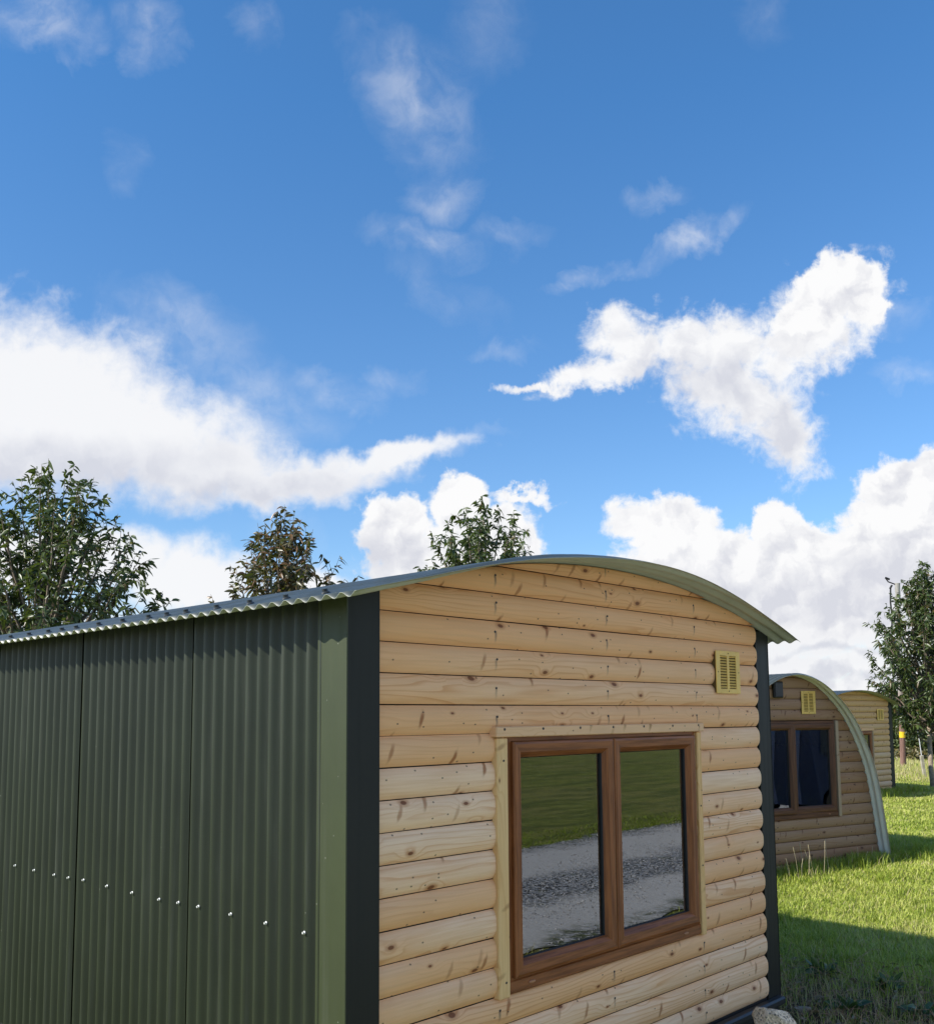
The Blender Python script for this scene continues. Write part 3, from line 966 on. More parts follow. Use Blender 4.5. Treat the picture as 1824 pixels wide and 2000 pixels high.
def box_cabin(name, loc, rz, clad_mat, length, near, seed):
    c = empty(name, loc, rz)
    XL, XR, WL, WR = 0.0, 3.215, 0.152, 3.045      # outer faces of the steel corners, ends of the boards
    op = (0.853, 2.336, 0.66, 1.695)
    clad('front_wall', clad_mat, c, WL, WR, 0.2, lambda x: arch(x) - 0.002, op, seed=seed)
    # carcass behind the boards (dark sheathing round the window hole)
    sh = MB()
    ya, yb = 0.0125, 0.06
    sh.box(WL - 0.05, op[0], ya, yb, 0.2, 2.2); sh.box(op[1], WR + 0.05, ya, yb, 0.2, 2.2)
    sh.box(op[0], op[1], ya, yb, 0.2, op[2]); sh.box(op[0], op[1], ya, yb, op[3], 2.2)
    xs = np.linspace(WL, WR, 24)
    for a, b in zip(xs[:-1], xs[1:]):
        za, zb = arch(a) - 0.01, arch(b) - 0.01
        sh.add([(a, ya, 2.2), (b, ya, 2.2), (b, ya, zb), (a, ya, za), (a, yb, 2.2), (b, yb, 2.2), (b, yb, zb), (a, yb, za)],
               [(0, 1, 2, 3), (5, 4, 7, 6), (3, 2, 6, 7)])
    sh.build('sheathing', M_RECESS, c)
    # interior room: floor, back, sides
    rm = MB()
    rm.box(0.06, 3.15, 0.07, length - 0.07, 0.20, 0.24)
    rm.box(0.06, 0.09, 0.07, length - 0.07, 0.25, 2.12)
    rm.box(3.12, 3.15, 0.07, length - 0.07, 0.25, 2.12)
    rm.box(0.10, 3.11, 2.6, 2.63, 0.25, 2.12)
    rm.box(0.06, 3.15, 0.07, length - 0.07, 2.125, 2.14)
    rm.build('interior_lining', M_LINING, c)
    w = window(c, 0.860, 2.335, 0.660, 1.690, M_OAK)
    # trims
    tr = plank('trim_board', M_TRIM_V if near else M_TRIM_OLD, c, 0.787, 0.853, -0.034, 0.0, 0.655, 1.676, bid=0.31)
    plank('trim_board', M_TRIM_V if near else M_TRIM_OLD, c, 2.337, 2.378, -0.034, 0.0, 0.655, 1.676, bid=0.77)
    plank('trim_board', M_TRIM, c, 0.776, 2.396, -0.042, 0.0, 1.679, 1.722, 0.004, bid=0.12)
    vent(c, 2.556, 2.815, 1.878, 2.108)
    # steel corners
    p = MB()
    ht = arch(0.0) + 0.004
    yl = -0.040
    p.cur = 1  # front-facing leg takes the steel with shade put into its colour
    h1 = arch(WL) + 0.002                                          # front leg, its top cut to the roof
    p.add([(0.004, yl, 0.17), (WL, yl, 0.17), (WL, yl, h1), (0.004, yl, ht), (0.004, yl + 0.0016, 0.17), (WL, yl + 0.0016, 0.17), (WL, yl + 0.0016, h1), (0.004, yl + 0.0016, ht)],
          [(0, 1, 2, 3), (5, 4, 7, 6), (3, 2, 6, 7), (0, 4, 5, 1)])
    p.box(WL - 0.0016, WL, yl + 0.0016, 0.012, 0.17, h1 - 0.004)            # return against the boards
    p.cur = 0
    p.box(-0.0016, 0.004, yl - 0.0006, 0.119, 0.17, ht)            # side leg
    p.build('corner_flashing', M_GREEN_FLAT, c, mats=[M_GREEN_FLAT, M_POST])
    p = MB()
    ht = arch(3.15) + 0.002
    p.box(3.066, XR - 0.002, -0.006, -0.0044, 0.17, ht)
    p.box(3.066, 3.0676, -0.0044, 0.012, 0.17, ht)
    p.box(XR - 0.002, XR, -0.008, 0.13, 0.17, ht)
    p.build('corner_flashing', M_POST, c)
    for (x, zz) in ((3.10, 1.98), (3.11, 1.2), (3.10, 0.6)): put_nail(c, x, -0.006, zz, 0.8)
    # corrugated side sheets, one metre cover each
    seams = [0.10, 0.95, 1.94, 2.93, 3.92, 4.91, 5.95]
    seams = [s_ for s_ in seams if s_ < length] + [length]
    for side in (0, 1):
        for si, (a, b) in enumerate(zip(seams[:-1], seams[1:])):
            n = max(8, int((b + 0.03 - a) / 0.0762 * (12 if near and side == 0 else 6)))
            ys = np.linspace(a, b + 0.03, n)
            V_, F_ = [], []
            amp = 0.0155
            xo = 0.0 if side == 0 else XR
            sg = 1 if side == 0 else -1
            lap = 0.0012 * (si % 2 == 0)
            for z_ in (0.19, arch(0.0) + 0.002):
                for y in ys:
                    ph = math.cos(2 * math.pi * (y - 0.183) / 0.0762)
                    ph = ph - 0.10 * math.cos(6 * math.pi * (y - 0.183) / 0.0762) * 0
                    e = 0.0050 * math.exp(-((y - a) / 0.014) ** 2)
                    V_.append((xo + sg * (amp - amp * ph + 0.001 - lap - e), y, z_))
            k = len(ys)
            F_ = [((j, j + k, j + k + 1, j + 1)) for j in range(k - 1)]
            s_ob = mesh_obj('side_sheet', V_, F_, M_GREEN, c, smooth=True)
            if near and side == 0 and a < 3:
                for yy in (0.183, 0.413, 0.640, 0.867, 1.022, 1.168, 1.397, 1.629, 1.863, 2.017, 2.160, 2.386, 2.615, 2.85):
                    if a <= yy < b:
                        y2 = 0.183 + round((yy - 0.183) / 0.0762) * 0.0762
                        jz = 1.012 + 0.004 * math.sin(yy * 31)
                        put_screw(s_ob, SCREW_ZINC, (xo - lap, y2, jz), (-1, 0.0, 0.0), 0.8)
    # back wall and base
    MB().box(0.02, XR - 0.02, length - 0.03, length, 0.2, 2.16).build('back_wall', M_POST, c)
    gb = MB()
    xs = np.linspace(0.02, XR - 0.02, 20)
    for a, b in zip(xs[:-1], xs[1:]):
        gb.add([(a, length, 2.16), (b, length, 2.16), (b, length, arch(b) - 0.005), (a, length, arch(a) - 0.005)], [(3, 2, 1, 0), (0, 1, 2, 3)][:1])
    gb.build('back_gable', M_POST, c)
    bs = MB()
    bs.box(0.03, 3.19, 0.004, 0.05, 0.10, 0.198)
    bs.box(0.03, 0.10, 0.05, length, 0.10, 0.18)
    bs.box(3.12, 3.19, 0.05, length, 0.10, 0.18)
    bs.build('base_rail', M_BASE, c)
    sk = MB()
    for xk in (0.35, 1.6, 2.9): sk.box(xk - 0.06, xk + 0.06, 0.06, length, 0.0, 0.099)
    sk.build('bearer', M_BASE, c)
    # a moulded black drip strip along the foot of the front wall
    MB().box(2.2, 3.18, -0.055, -0.002, 0.150, 0.192, 0.01).build('drip_strip', M_BASE, c)
    # roof
    xs = np.linspace(-0.155, 3.345, 60)
    curve = [(x, arch(x) + 0.001) for x in xs]
    per = 10 if near else 6
    ys = np.arange(0.0, length + 0.18, 0.0762 / per)
    yf = [-(0.275 - 0.125 * (x + 0.155) / 3.5) for x in xs]

    def y_of(i, y):
        # the front edge is cut slightly out of square
        k = max(0.0, 1 - y / 1.2)
        return y + (yf[i]) * k
    rf = corrugated('roof', M_ROOF, c, curve, y_of, ys, 0.009, M_UNDER)
    if near:
        sx = -0.155 + 0.115
        for q, yy in enumerate([0.03, 0.26, 0.488, 0.717, 0.945, 1.098, 1.25, 1.48, 1.71, 1.94, 2.09, 2.24, 2.47, 2.70, 2.93, 3.08, 3.23, 3.5, 3.8]):
            y2 = 0.183 + round((yy - 0.183) / 0.0762) * 0.0762
            put_screw(rf, SCREW_BLACK, (sx, y2, arch(sx) + 0.019), (-0.25, 0, 1), 1.35)
    # nails in three rows of studs
    rn = random.Random(seed + 5)
    if near:
        for (bx) in (0.80, 1.578, 2.365):
            for k in range(0, 21):
                zz = 0.2 + (k + 0.60) * PITCH_Z + rn.uniform(-0.004, 0.004)
                xx = bx + rn.uniform(-0.006, 0.006)
                if op[2] - 0.03 < zz < op[3] + 0.03: continue
                if zz > arch(xx) - 0.03 or zz < 0.22: continue
                put_nail(c, xx, -0.0225, zz, 1.25)
        for xx in (0.825, 1.073, 1.333, 1.584, 1.837, 2.094, 2.342):
            put_nail(c, xx, -0.042, 1.711, 1.4)
        for xx, zz in ((0.826, 1.585), (0.828, 0.715), (2.356, 1.30), (2.356, 1.0)):
            put_nail(c, xx, -0.034, zz, 1.2)
        # raised fixings at the ends of the boards
    return c


cab = box_cabin('cabin', (0, 0, 0), 0.0, M_PINE, 6.2, True, 11)
tag(cab, 'large near cabin with green corrugated side, honey pine front and low arched metal roof', 'cabin')
cab3 = box_cabin('cabin', (15.46, 5.36, -0.25), R(-6.75), M_PINE_GREY, 6.0, False, 23)
tag(cab3, 'small far cabin with yellow pine front seen behind the arched one, beside the right tree', 'cabin')

# ------------------------------------------------------------------ arched pod
A2 = -0.2763294
POD_PROF = [(-1.47, -0.05), (-1.40, 0.227), (-1.335, 0.591), (-1.27, 0.93), (-1.19, 1.203), (-1.07, 1.448), (-0.96, 1.62), (-0.85, 1.758), (-0.73, 1.871),
            (-0.56, 1.998), (-0.39, 2.093), (-0.20, 2.155), (0, 2.180)]


def catmull(pts, sub=5):
    o = []
    P_ = [pts[0]] + list(pts) + [pts[-1]]
    for i in range(1, len(P_) - 2):
        for k in range(sub):
            t_ = k / sub
            o.append(tuple(0.5 * ((2 * P_[i][d]) + (-P_[i - 1][d] + P_[i + 1][d]) * t_ + (2 * P_[i - 1][d] - 5 * P_[i][d] + 4 * P_[i + 1][d] - P_[i + 2][d]) * t_ * t_
                                + (-P_[i - 1][d] + 3 * P_[i][d] - 3 * P_[i + 1][d] + P_[i + 2][d]) * t_ ** 3) for d in (0, 1)))
    o.append(pts[-1])
    return o


def pod_curve():
    full = POD_PROF + [(-x, z) for x, z in POD_PROF[:-1]][::-1]
    return catmull([(x * 0.975, z) for x, z in full], 4)


PC_ = pod_curve()


def arched_pod(name, loc, rz):
    c = empty(name, loc, rz)
    U0 = 1.345
    cur = [(x + U0, z) for x, z in PC_]
    cx = np.array([p[0] for p in cur]); cz = np.array([p[1] for p in cur])
    half = len(cur) // 2

    def top(x):
        return float(np.interp(x, cx, cz)) - 0.004

    def left(z): return float(np.interp(z, cz[:half + 1], cx[:half + 1])) + 0.006

    def right(z): return float(np.interp(z, cz[half:][::-1], cx[half:][::-1])) - 0.006
    op = (0.56, 2.046, 0.66, 1.695)
    # cladding follows the arch: finer columns near the legs
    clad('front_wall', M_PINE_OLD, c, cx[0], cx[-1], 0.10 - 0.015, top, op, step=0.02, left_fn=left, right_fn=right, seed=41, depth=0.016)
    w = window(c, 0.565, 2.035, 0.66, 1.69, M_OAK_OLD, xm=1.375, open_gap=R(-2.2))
    plank('trim_board', M_TRIM_OLD, c, 2.040, 2.085, -0.034, 0.0, 0.655, 1.690, bid=0.5)
    plank('trim_board', M_TRIM_OLD, c, 0.515, 0.560, -0.034, 0.0, 0.655, 1.690, bid=0.9)
    sh = MB()
    ya = 0.014
    for a, b in zip(range(len(cur) - 1), range(1, len(cur))):
        xa, za = cur[a]; xb, zb = cur[b]
        lo = 0.08
        if xa >= op[1] - 0.01 or xb <= op[0] + 0.01:
            sh.add([(xa, ya, lo), (xb, ya, lo), (xb, ya, zb - 0.01), (xa, ya, za - 0.01)], [(0, 1, 2, 3)])
        else:
            sh.add([(xa, ya, lo), (xb, ya, lo), (xb, ya, op[2]), (xa, ya, op[2])], [(0, 1, 2, 3)])
            sh.add([(xa, ya, op[3]), (xb, ya, op[3]), (xb, ya, zb - 0.01), (xa, ya, za - 0.01)], [(0, 1, 2, 3)])
    sh.build('sheathing', M_RECESS, c)
    rm = MB()
    rm.box(0.25, 2.45, 0.07, 2.6, 0.2, 0.24); rm.box(0.25, 0.28, 0.07, 2.6, 0.25, 1.7); rm.box(2.42, 2.45, 0.07, 2.6, 0.25, 1.7)
    rm.box(0.28, 2.42, 2.6, 2.63, 0.25, 1.7); rm.box(0.25, 2.45, 0.07, 2.6, 1.74, 1.76)
    rm.build('interior_lining', M_LINING, c)
    vent(c, 1.518, 1.74, 1.765, 2.012, y=-0.022)
    # square black solar lamp beside the vent
    lm = MB()
    lm.box(1.085, 1.225, -0.050, -0.014, 1.935, 2.110, 0.010)
    lmo = lm.build('wall_light', M_DARK, c)
    MB().box(1.10, 1.21, -0.0525, -0.049, 1.955, 2.09).build('lens', M_LENS, lmo)
    rf = corrugated('roof', M_ROOF, c, cur, lambda i, y: y, np.arange(-0.155, 4.5, 0.0762 / 8), 0.009, M_UNDER_PALE)
    MB().box(0.12, 2.58, 4.3, 4.33, 0.1, 1.3).build('back_wall', M_POST, c)
    bk = MB()
    for a, b in zip(range(len(cur) - 1), range(1, len(cur))):
        if cur[a][1] > 1.29 and cur[b][1] > 1.29:
            bk.add([(cur[a][0], 4.31, 1.29), (cur[b][0], 4.31, 1.29), (cur[b][0], 4.31, cur[b][1]), (cur[a][0], 4.31, cur[a][1])], [(3, 2, 1, 0)])
    bk.build('back_gable', M_POST, c)
    rn = random.Random(9)
    for bx in (0.45, 1.10, 1.72, 2.25):
        for k in range(0, 18):
            zz = 0.085 + (k + 0.4) * PITCH_Z
            if op[2] - 0.03 < zz < op[3] + 0.03 and 0.5 < bx < 2.1: continue
            if zz > top(bx) - 0.06: continue
            put_nail(c, bx + rn.uniform(-0.01, 0.01), -0.0165, zz, 1.6)
    return c


M_LENS = simple('lamp_lens', (0.006, 0.009, 0.014), 0.3)
pod = arched_pod('arched_pod', (6.555, 2.446, 0.0), A2)
tag(pod, 'round arched pod with weathered brown boards, dark window and pale curved metal roof edge', 'camping pod')

# ------------------------------------------------------------------ trees
def leaf_material(name, a, b2, rust, rust_amt):
    mt, t, b = new_mat(name)
    at = t.node('ShaderNodeAttribute', attribute_name='tone')
    f = at.outputs['Fac']
    c = t.mix(t.ramp(f, 0.0, 1.0, smooth=False), a, b2)
    c = t.mix(t.m('MULTIPLY', t.m('GREATER_THAN', t.m('FRACT', t.m('MULTIPLY', f, 17.3)), 1 - rust_amt), 0.8), c, rust)
    t.put(b.inputs['Base Color'], c)
    b.inputs['Roughness'].default_value = 0.38
    b.inputs['Specular IOR Level'].default_value = 0.6
    tl = t.node('ShaderNodeBsdfTranslucent'); t.put(tl.inputs[0], t.mix(0.5, c, (0.16, 0.22, 0.02)))
    mx = t.node('ShaderNodeMixShader'); mx.inputs[0].default_value = 0.28
    o = t.n['Material Output']
    t.put(mx.inputs[1], b.outputs[0]); t.put(mx.inputs[2], tl.outputs[0]); t.put(o.inputs[0], mx.outputs[0])
    return mt


M_LEAF = leaf_material('green_leaf', (0.030, 0.052, 0.014), (0.092, 0.125, 0.030), (0.12, 0.075, 0.03), 0.06)
M_LEAF_RUST = leaf_material('olive_brown_leaf', (0.045, 0.050, 0.014), (0.105, 0.085, 0.028), (0.17, 0.085, 0.035), 0.35)
M_HEDGE = leaf_material('hedge_leaf', (0.02, 0.045, 0.012), (0.07, 0.10, 0.03), (0.14, 0.12, 0.04), 0.06)
M_HEDGE2 = leaf_material('pale_hedge_leaf', (0.05, 0.075, 0.02), (0.11, 0.13, 0.035), (0.16, 0.13, 0.04), 0.10)
M_BARK = simple('grey_bark', (0.17, 0.135, 0.10), 0.85, var=0.3, vscale=20, bump=0.01, bscale=30)
M_BARK_PALE = simple('pale_bark', (0.33, 0.26, 0.19), 0.85, var=0.3, vscale=14, bump=0.01, bscale=30)


def leaves_mesh(name, P_, Dd, L_, Wd, mat, parent, curl=0.5, seed=0):
    """curved, folded, pointed leaves: P_ base points, Dd directions, lengths, widths"""
    r_ = np.random.default_rng(seed)
    n = len(P_)
    Dd = Dd / np.linalg.norm(Dd, axis=1, keepdims=True)
    side = np.cross(Dd, r_.normal(size=(n, 3))); side /= np.linalg.norm(side, axis=1, keepdims=True)
    up = np.cross(side, Dd)
    st = [(0.0, 0.06), (0.22, 0.75), (0.5, 1.0), (0.78, 0.62), (1.0, 0.03)]
    cu = r_.uniform(0.2, 1.0, n) * curl
    V_ = np.zeros((n, 15, 3), dtype=np.float32)
    drop = np.array([0, 0, -1.0])
    for i, (s_, w_) in enumerate(st):
        ctr = P_ + Dd * (L_ * s_)[:, None] + drop * (L_ * cu * s_ * s_ * 0.7)[:, None] - up * (L_ * cu * s_ * s_ * 0.3)[:, None]
        hw = (Wd * w_ * 0.5)[:, None]
        V_[:, i * 3 + 0] = ctr - side * hw + up * hw * 0.45
        V_[:, i * 3 + 1] = ctr
        V_[:, i * 3 + 2] = ctr + side * hw + up * hw * 0.45
    q = []
    for i in range(4):
        a = i * 3
        q += [(a, a + 1, a + 4, a + 3), (a + 1, a + 2, a + 5, a + 4)]
    q = np.array(q)
    F_ = (q[None] + (np.arange(n) * 15)[:, None, None]).reshape(-1, 4)
    tone = np.repeat(r_.random(n), 15)
    return mesh_obj(name, V_.reshape(-1, 3), F_, mat, parent, smooth=True, attrs={'tone': tone})


def fruit_tree(name, base, height_, crown_z, radius, mat, bark, seed, n_limb=26, leaf_len=0.10, n_leaf=5200, shape=0.8, lean=(0, 0), dens=1.0, trunk_r=0.055, pw_=0.75):
    rn = random.Random(seed)
    root = empty(name, base)
    top = Vector((lean[0], lean[1], height_ * 0.93))
    tr = MB()
    pts = [Vector((0, 0, -0.15))]
    rad = [trunk_r * 1.35]
    for i in range(1, 9):
        t_ = i / 8
        pts.append(Vector((lean[0] * t_ + 0.05 * math.sin(seed + 4 * t_), lean[1] * t_ + 0.05 * math.cos(seed * 2 + 3 * t_), top.z * t_)))
        rad.append(max(0.008, trunk_r * (1 - t_) ** 0.75 + 0.006))
    tr.tube(pts, rad, 9)
    tr.build('trunk', bark, root, smooth=True)
    twigs = MB()
    LP, LD = [], []
    def env(zf):
        # crown radius over relative height: widest in the lower third, pointed top
        return radius * (math.sin(math.pi * min(1, (zf * 0.86 + 0.14)) ** shape) ** pw_)
    def trunk_pt(z):
        z = max(0, min(z, top.z)); t_ = z / top.z * 8; i = min(7, int(t_)); return pts[i].lerp(pts[i + 1], t_ - i)
    limbs = []
    for k in range(n_limb):
        zf = (k + rn.random()) / n_limb
        zf = zf ** 0.85
        ang = k * 2.4 + rn.uniform(-0.5, 0.5)
        rr = env(zf) * rn.uniform(0.70, 1.04)
        end = Vector((math.cos(ang) * rr + lean[0] * zf, math.sin(ang) * rr + lean[1] * zf, crown_z + zf * (height_ - crown_z) + rn.uniform(-0.05, 0.12)))
        zs = crown_z * 0.85 + (end.z - crown_z) * 0.55 - rr * 0.25
        st = trunk_pt(max(crown_z * 0.62, zs))
        mid = st.lerp(end, 0.5) + Vector((math.cos(ang), math.sin(ang), 0)) * rr * 0.14 + Vector((0, 0, -0.06 * rr))
        lp = []
        for q in range(9):
            t_ = q / 8
            lp.append(st * (1 - t_) ** 2 + mid * 2 * t_ * (1 - t_) + end * t_ * t_ + Vector((rn.uniform(-1, 1), rn.uniform(-1, 1), rn.uniform(-1, 1))) * 0.015)
        twigs.tube(lp, [0.020 * (1 - q / 8) ** 0.8 * (0.6 + rr / radius) + 0.003 for q in range(9)], 5, cap=False)
        limbs.append(lp)
    # side twigs
    tl = []
    for lp in limbs:
        n_t = int(12 * dens)
        for q in range(n_t):
            t_ = 0.22 + 0.78 * (q + rn.random()) / n_t
            i = min(7, int(t_ * 8)); p = lp[i].lerp(lp[i + 1], t_ * 8 - i)
            dmain = (lp[i + 1] - lp[i]).normalized()
            dv = (dmain + Vector((rn.gauss(0, 1), rn.gauss(0, 1), rn.gauss(0.45, 0.7))).normalized() * 1.1).normalized()
            ln = rn.uniform(0.16, 0.42) * (0.7 + radius * 0.25)
            tp = [p, p + dv * ln * 0.5 + Vector((0, 0, 0.02)), p + dv * ln + Vector((0, 0, -0.03 if rn.random() < .5 else 0.03))]
            twigs.tube(tp, [0.005, 0.0035, 0.002], 4, cap=False)
            tl.append(tp)
        tl.append([lp[6], lp[7], lp[8]])
        e = (lp[8] - lp[7]).normalized()
        tp = [lp[8], lp[8] + e * 0.12, lp[8] + e * 0.24 + Vector((0, 0, 0.03))]
        twigs.tube(tp, [0.004, 0.003, 0.002], 4, cap=False)
        tl.append(tp)
    twigs.build('branches', M_BARK, root, smooth=True)
    per = max(3, int(n_leaf / len(tl)))
    for tp in tl:
        for q in range(per):
            t_ = rn.random() ** 0.8 * 2
            i = min(1, int(t_)); p = tp[i].lerp(tp[i + 1], t_ - i)
            dm = (tp[2] - tp[0]).normalized()
            dv = dm * 0.55 + Vector((rn.gauss(0, .75), rn.gauss(0, .75), rn.gauss(-0.45, 0.45)))
            LP.append(p); LD.append(dv)
    P_ = np.array([tuple(p) for p in LP]); Dd = np.array([tuple(d) for d in LD])
    r_ = np.random.default_rng(seed)
    L_ = r_.uniform(0.65, 1.2, len(P_)) * leaf_len
    leaves_mesh('crown', P_, Dd, L_, L_ * r_.uniform(0.26, 0.40, len(P_)), mat, root, 0.9, seed)
    return root


def gpt(px, depth):
    """ground point under photo column px at a distance along the view"""
    q = at_depth(px, 1400, depth)
    return Vector((q.x, q.y, float(height(q.x, q.y)) - 0.02))


t1 = fruit_tree('fruit_tree', gpt(80, 11.5), 4.50, 1.4, 1.62, M_LEAF, M_BARK, 3, n_limb=96, leaf_len=0.105, n_leaf=14500, shape=0.74, dens=0.75, pw_=0.62)
tag(t1, 'broad dark green leafy tree rising behind the near cabin at the left edge', 'tree')
t2 = fruit_tree('fruit_tree', gpt(556, 14.0), 4.38, 1.9, 1.08, M_LEAF_RUST, M_BARK, 15, n_limb=46, leaf_len=0.125, n_leaf=5200, shape=0.80)
tag(t2, 'slender pointed tree with rusty brown tinged leaves behind the green roof edge', 'tree')
t3 = fruit_tree('fruit_tree', gpt(945, 17.0), 5.12, 2.2, 1.38, M_LEAF, M_BARK, 22, n_limb=56, leaf_len=0.13, n_leaf=8200, shape=0.95, dens=0.8, pw_=0.6)
tag(t3, 'dark leafy treetop against white cloud above the middle of the near roof', 'tree')
g4 = at_z(1815, 1538, 0.17)
g4 = g4 + CR * 0.10
t4 = fruit_tree('fruit_tree', Vector((g4.x, g4.y, 0.05)), 4.75, 1.42, 1.2, M_LEAF, M_BARK_PALE, 31, n_limb=80, leaf_len=0.125, n_leaf=11500, dens=0.8, shape=0.92, pw_=0.95, trunk_r=0.052)
tag(t4, 'leafy green tree with a bare pale trunk on the lawn by the utility pole', 'tree')

# ------------------------------------------------------------------ utility pole and stay
pb = at_z(1764, 1503, 0.17)
pole = empty('utility_pole', (pb.x, pb.y, 0.05))


def pole_material():
    mt, t, b = new_mat('pole_timber')
    tcn = t.node('ShaderNodeTexCoord')
    s = t.sep(tcn.outputs['Object'])
    g_ = t.noise(t.xyz(t.m('MULTIPLY', s[0], 40.0), t.m('MULTIPLY', s[1], 40.0), t.m('MULTIPLY', s[2], 1.5)), 1.0, 5, 0.65)
    lo = t.mix(t.ramp(g_, 0.3, 0.7), (0.11, 0.055, 0.042), (0.26, 0.15, 0.12))
    hi = t.mix(t.ramp(g_, 0.3, 0.7), (0.22, 0.21, 0.19), (0.42, 0.40, 0.37))
    t.put(b.inputs['Base Color'], t.mix(t.ramp(s[2], 1.9, 2.6), lo, hi))
    b.inputs['Roughness'].default_value = 0.85
    t.put(b.inputs['Normal'], t.bump(g_, 0.6, 0.01))
    return mt


M_POLE = pole_material()
pdep = (Vector((pb.x, pb.y, 0)) - CAM).dot(CF)
ptop = at_depth(1752.5, 1139, pdep + 0.2)
lean = Vector((ptop.x - pb.x, ptop.y - pb.y, ptop.z - 0.05))
MB().tube([Vector((0, 0, 0)), lean * 0.5, lean], [0.080, 0.076, 0.071], 18).build('shaft', M_POLE, pole, smooth=False)
up_ = lean.normalized()
MB().tube([lean * 0.188, lean * 0.188 + up_ * 0.17], 0.0825, 18).build('warning_band', simple('yellow_band', (0.72, 0.5, 0.02), 0.5), pole)
rt = CR.copy(); rt.z = 0; rt.normalize()
bk_ = MB()
a0 = lean - up_ * 0.06
bk_.tube([a0, a0 - rt * 0.26 + Vector((0, 0, 0.10)), a0 - rt * 0.34 + Vector((0, 0, 0.22))], 0.018, 6)
bk_.tube([a0 - rt * 0.16, a0 - rt * 0.22 + Vector((0, 0, -0.1))], 0.03, 8)
bk_.tube([a0 - rt * 0.34 + Vector((0, 0, 0.22)), a0 - rt * 0.22 + Vector((0, 0, 0.17))], 0.03, 8)
bk_.build('cable_bracket', M_DARK, pole)
cb_ = MB()
cp = [lean - rt * 0.20 - up_ * (0.12 + 0.42 * k) - rt * (0.02 * math.sin(k * 2.1)) for k in range(8)]
cb_.tube(cp, 0.024, 7)
for k in (1, 3, 5): cb_.tube([cp[k], cp[k] + rt * 0.12], 0.012, 5)
cb_.build('cable', M_DARK, pole)
tag(pole, 'tall timber utility pole with yellow band and black cable behind the right tree', 'utility pole')

sb = at_z(1808, 1520, 0.17)
stay = empty('pole_stay', (sb.x, sb.y, 0.0))
stub = at_depth(1799.5, 1476, (sb - CAM).dot(CF))
sv = stub - Vector((sb.x, sb.y, 0.0))
ste = Vector((ptop.x, ptop.y, ptop.z - 0.3)) - Vector((sb.x, sb.y, 0.0))
gd = MB(); gd.tube([Vector((0, 0, -0.05)), sv], 0.050, 4)
gd.build('guard_post', simple('weathered_wood', (0.40, 0.36, 0.28), 0.85, var=0.25), stay)
MB().tube([sv * 0.9, sv.lerp(ste, 0.5) + Vector((0, 0, -0.02)), ste], 0.010, 6).build('wire', simple('galvanised_wire', (0.45, 0.45, 0.44), 0.45), stay)
tag(stay, 'thin stay wire in a leaning wooden guard at the foot of the right tree', 'guy wire')


# ------------------------------------------------------------------ hedge and far trees
def shrub(name, base, w_, h_, mat, seed, n=5000, leaf=0.16, label='', cat='shrub', group=None, trunk=True, low=0.0):
    r_ = np.random.default_rng(seed)
    root = empty(name, base)
    # clumps inside an uneven mound
    nc = 26
    ca = r_.uniform(0, 2 * math.pi, nc); cr = np.sqrt(r_.random(nc)) * w_ * 0.5 * 0.8
    cz = low * h_ + (h_ * (1 - low)) * r_.uniform(0.12, 0.88, nc) * np.sqrt(np.maximum(0.1, 1 - (cr / (w_ * 0.52)) ** 2))
    C_ = np.stack([np.cos(ca) * cr, np.sin(ca) * cr, cz], 1)
    rad = r_.uniform(0.16, 0.30, nc) * min(w_, h_)
    pick = r_.integers(0, nc, n)
    dv = r_.normal(size=(n, 3)); dv /= np.linalg.norm(dv, axis=1, keepdims=True)
    P_ = C_[pick] + dv * (rad[pick] * r_.uniform(0.55, 1.1, n))[:, None]
    P_[:, 2] = np.maximum(P_[:, 2], low * h_ + 0.02 if low else 0.02)
    L_ = r_.uniform(0.7, 1.3, n) * leaf
    leaves_mesh('crown', P_, dv + r_.normal(size=(n, 3)) * 0.8 + np.array([0, 0, -0.2]), L_, L_ * 0.55, mat, root, 0.5, seed)
    tb = MB()
    for k in range(7):
        c_ = C_[k]
        tb.tube([Vector((c_[0] * .15, c_[1] * .15, -0.1)), Vector((c_[0] * .5, c_[1] * .5, c_[2] * .55)), Vector(c_)], [0.07 * h_ / 4 + 0.01, 0.04 * h_ / 4 + 0.006, 0.008], 5)
    tb.build('stems', M_BARK, root)
    tag(root, label, cat, group)
    return root


def hp(px, depth):
    q = at_depth(px, 1400, depth)
    return Vector((q.x, q.y, float(height(q.x, q.y)) - 0.03))


HG = 'hedge shrubs beyond the lawn'
shrub('hedge_shrub', hp(1815, 36.5), 4.6, 3.0, M_HEDGE, 51, 11000, 0.13, 'dense dark green hedge shrub directly behind the right tree trunk', 'shrub', HG)
shrub('hedge_shrub', hp(1752, 35.5), 1.9, 1.55, M_HEDGE2, 52, 5000, 0.12, 'low yellowish hedge shrub between the far cabin corner and the utility pole', 'shrub', HG)
shrub('hedge_shrub', hp(1905, 37.0), 4.6, 3.4, M_HEDGE, 53, 8000, 0.14, 'tall green hedge shrub at the right edge behind the lawn', 'shrub', HG)
shrub('hedge_shrub', hp(1690, 41.0), 3.2, 1.7, M_HEDGE2, 54, 4000, 0.14, 'pale green hedge shrub hidden mostly by the far cabin', 'shrub', HG)
shrub('hedge_shrub', hp(2060, 38.0), 5.5, 3.0, M_HEDGE2, 55, 6000, 0.15, 'long pale hedge shrub beyond the right edge of the lawn', 'shrub', HG)
shrub('bramble', hp(1779, 32.5), 1.5, 0.5, simple_leaf := leaf_material('bramble_leaf', (0.08, 0.085, 0.03), (0.20, 0.16, 0.06), (0.24, 0.17, 0.07), 0.3), 56, 1800, 0.10,
      'low straw brown bramble clump at the foot of the utility pole', 'shrub')
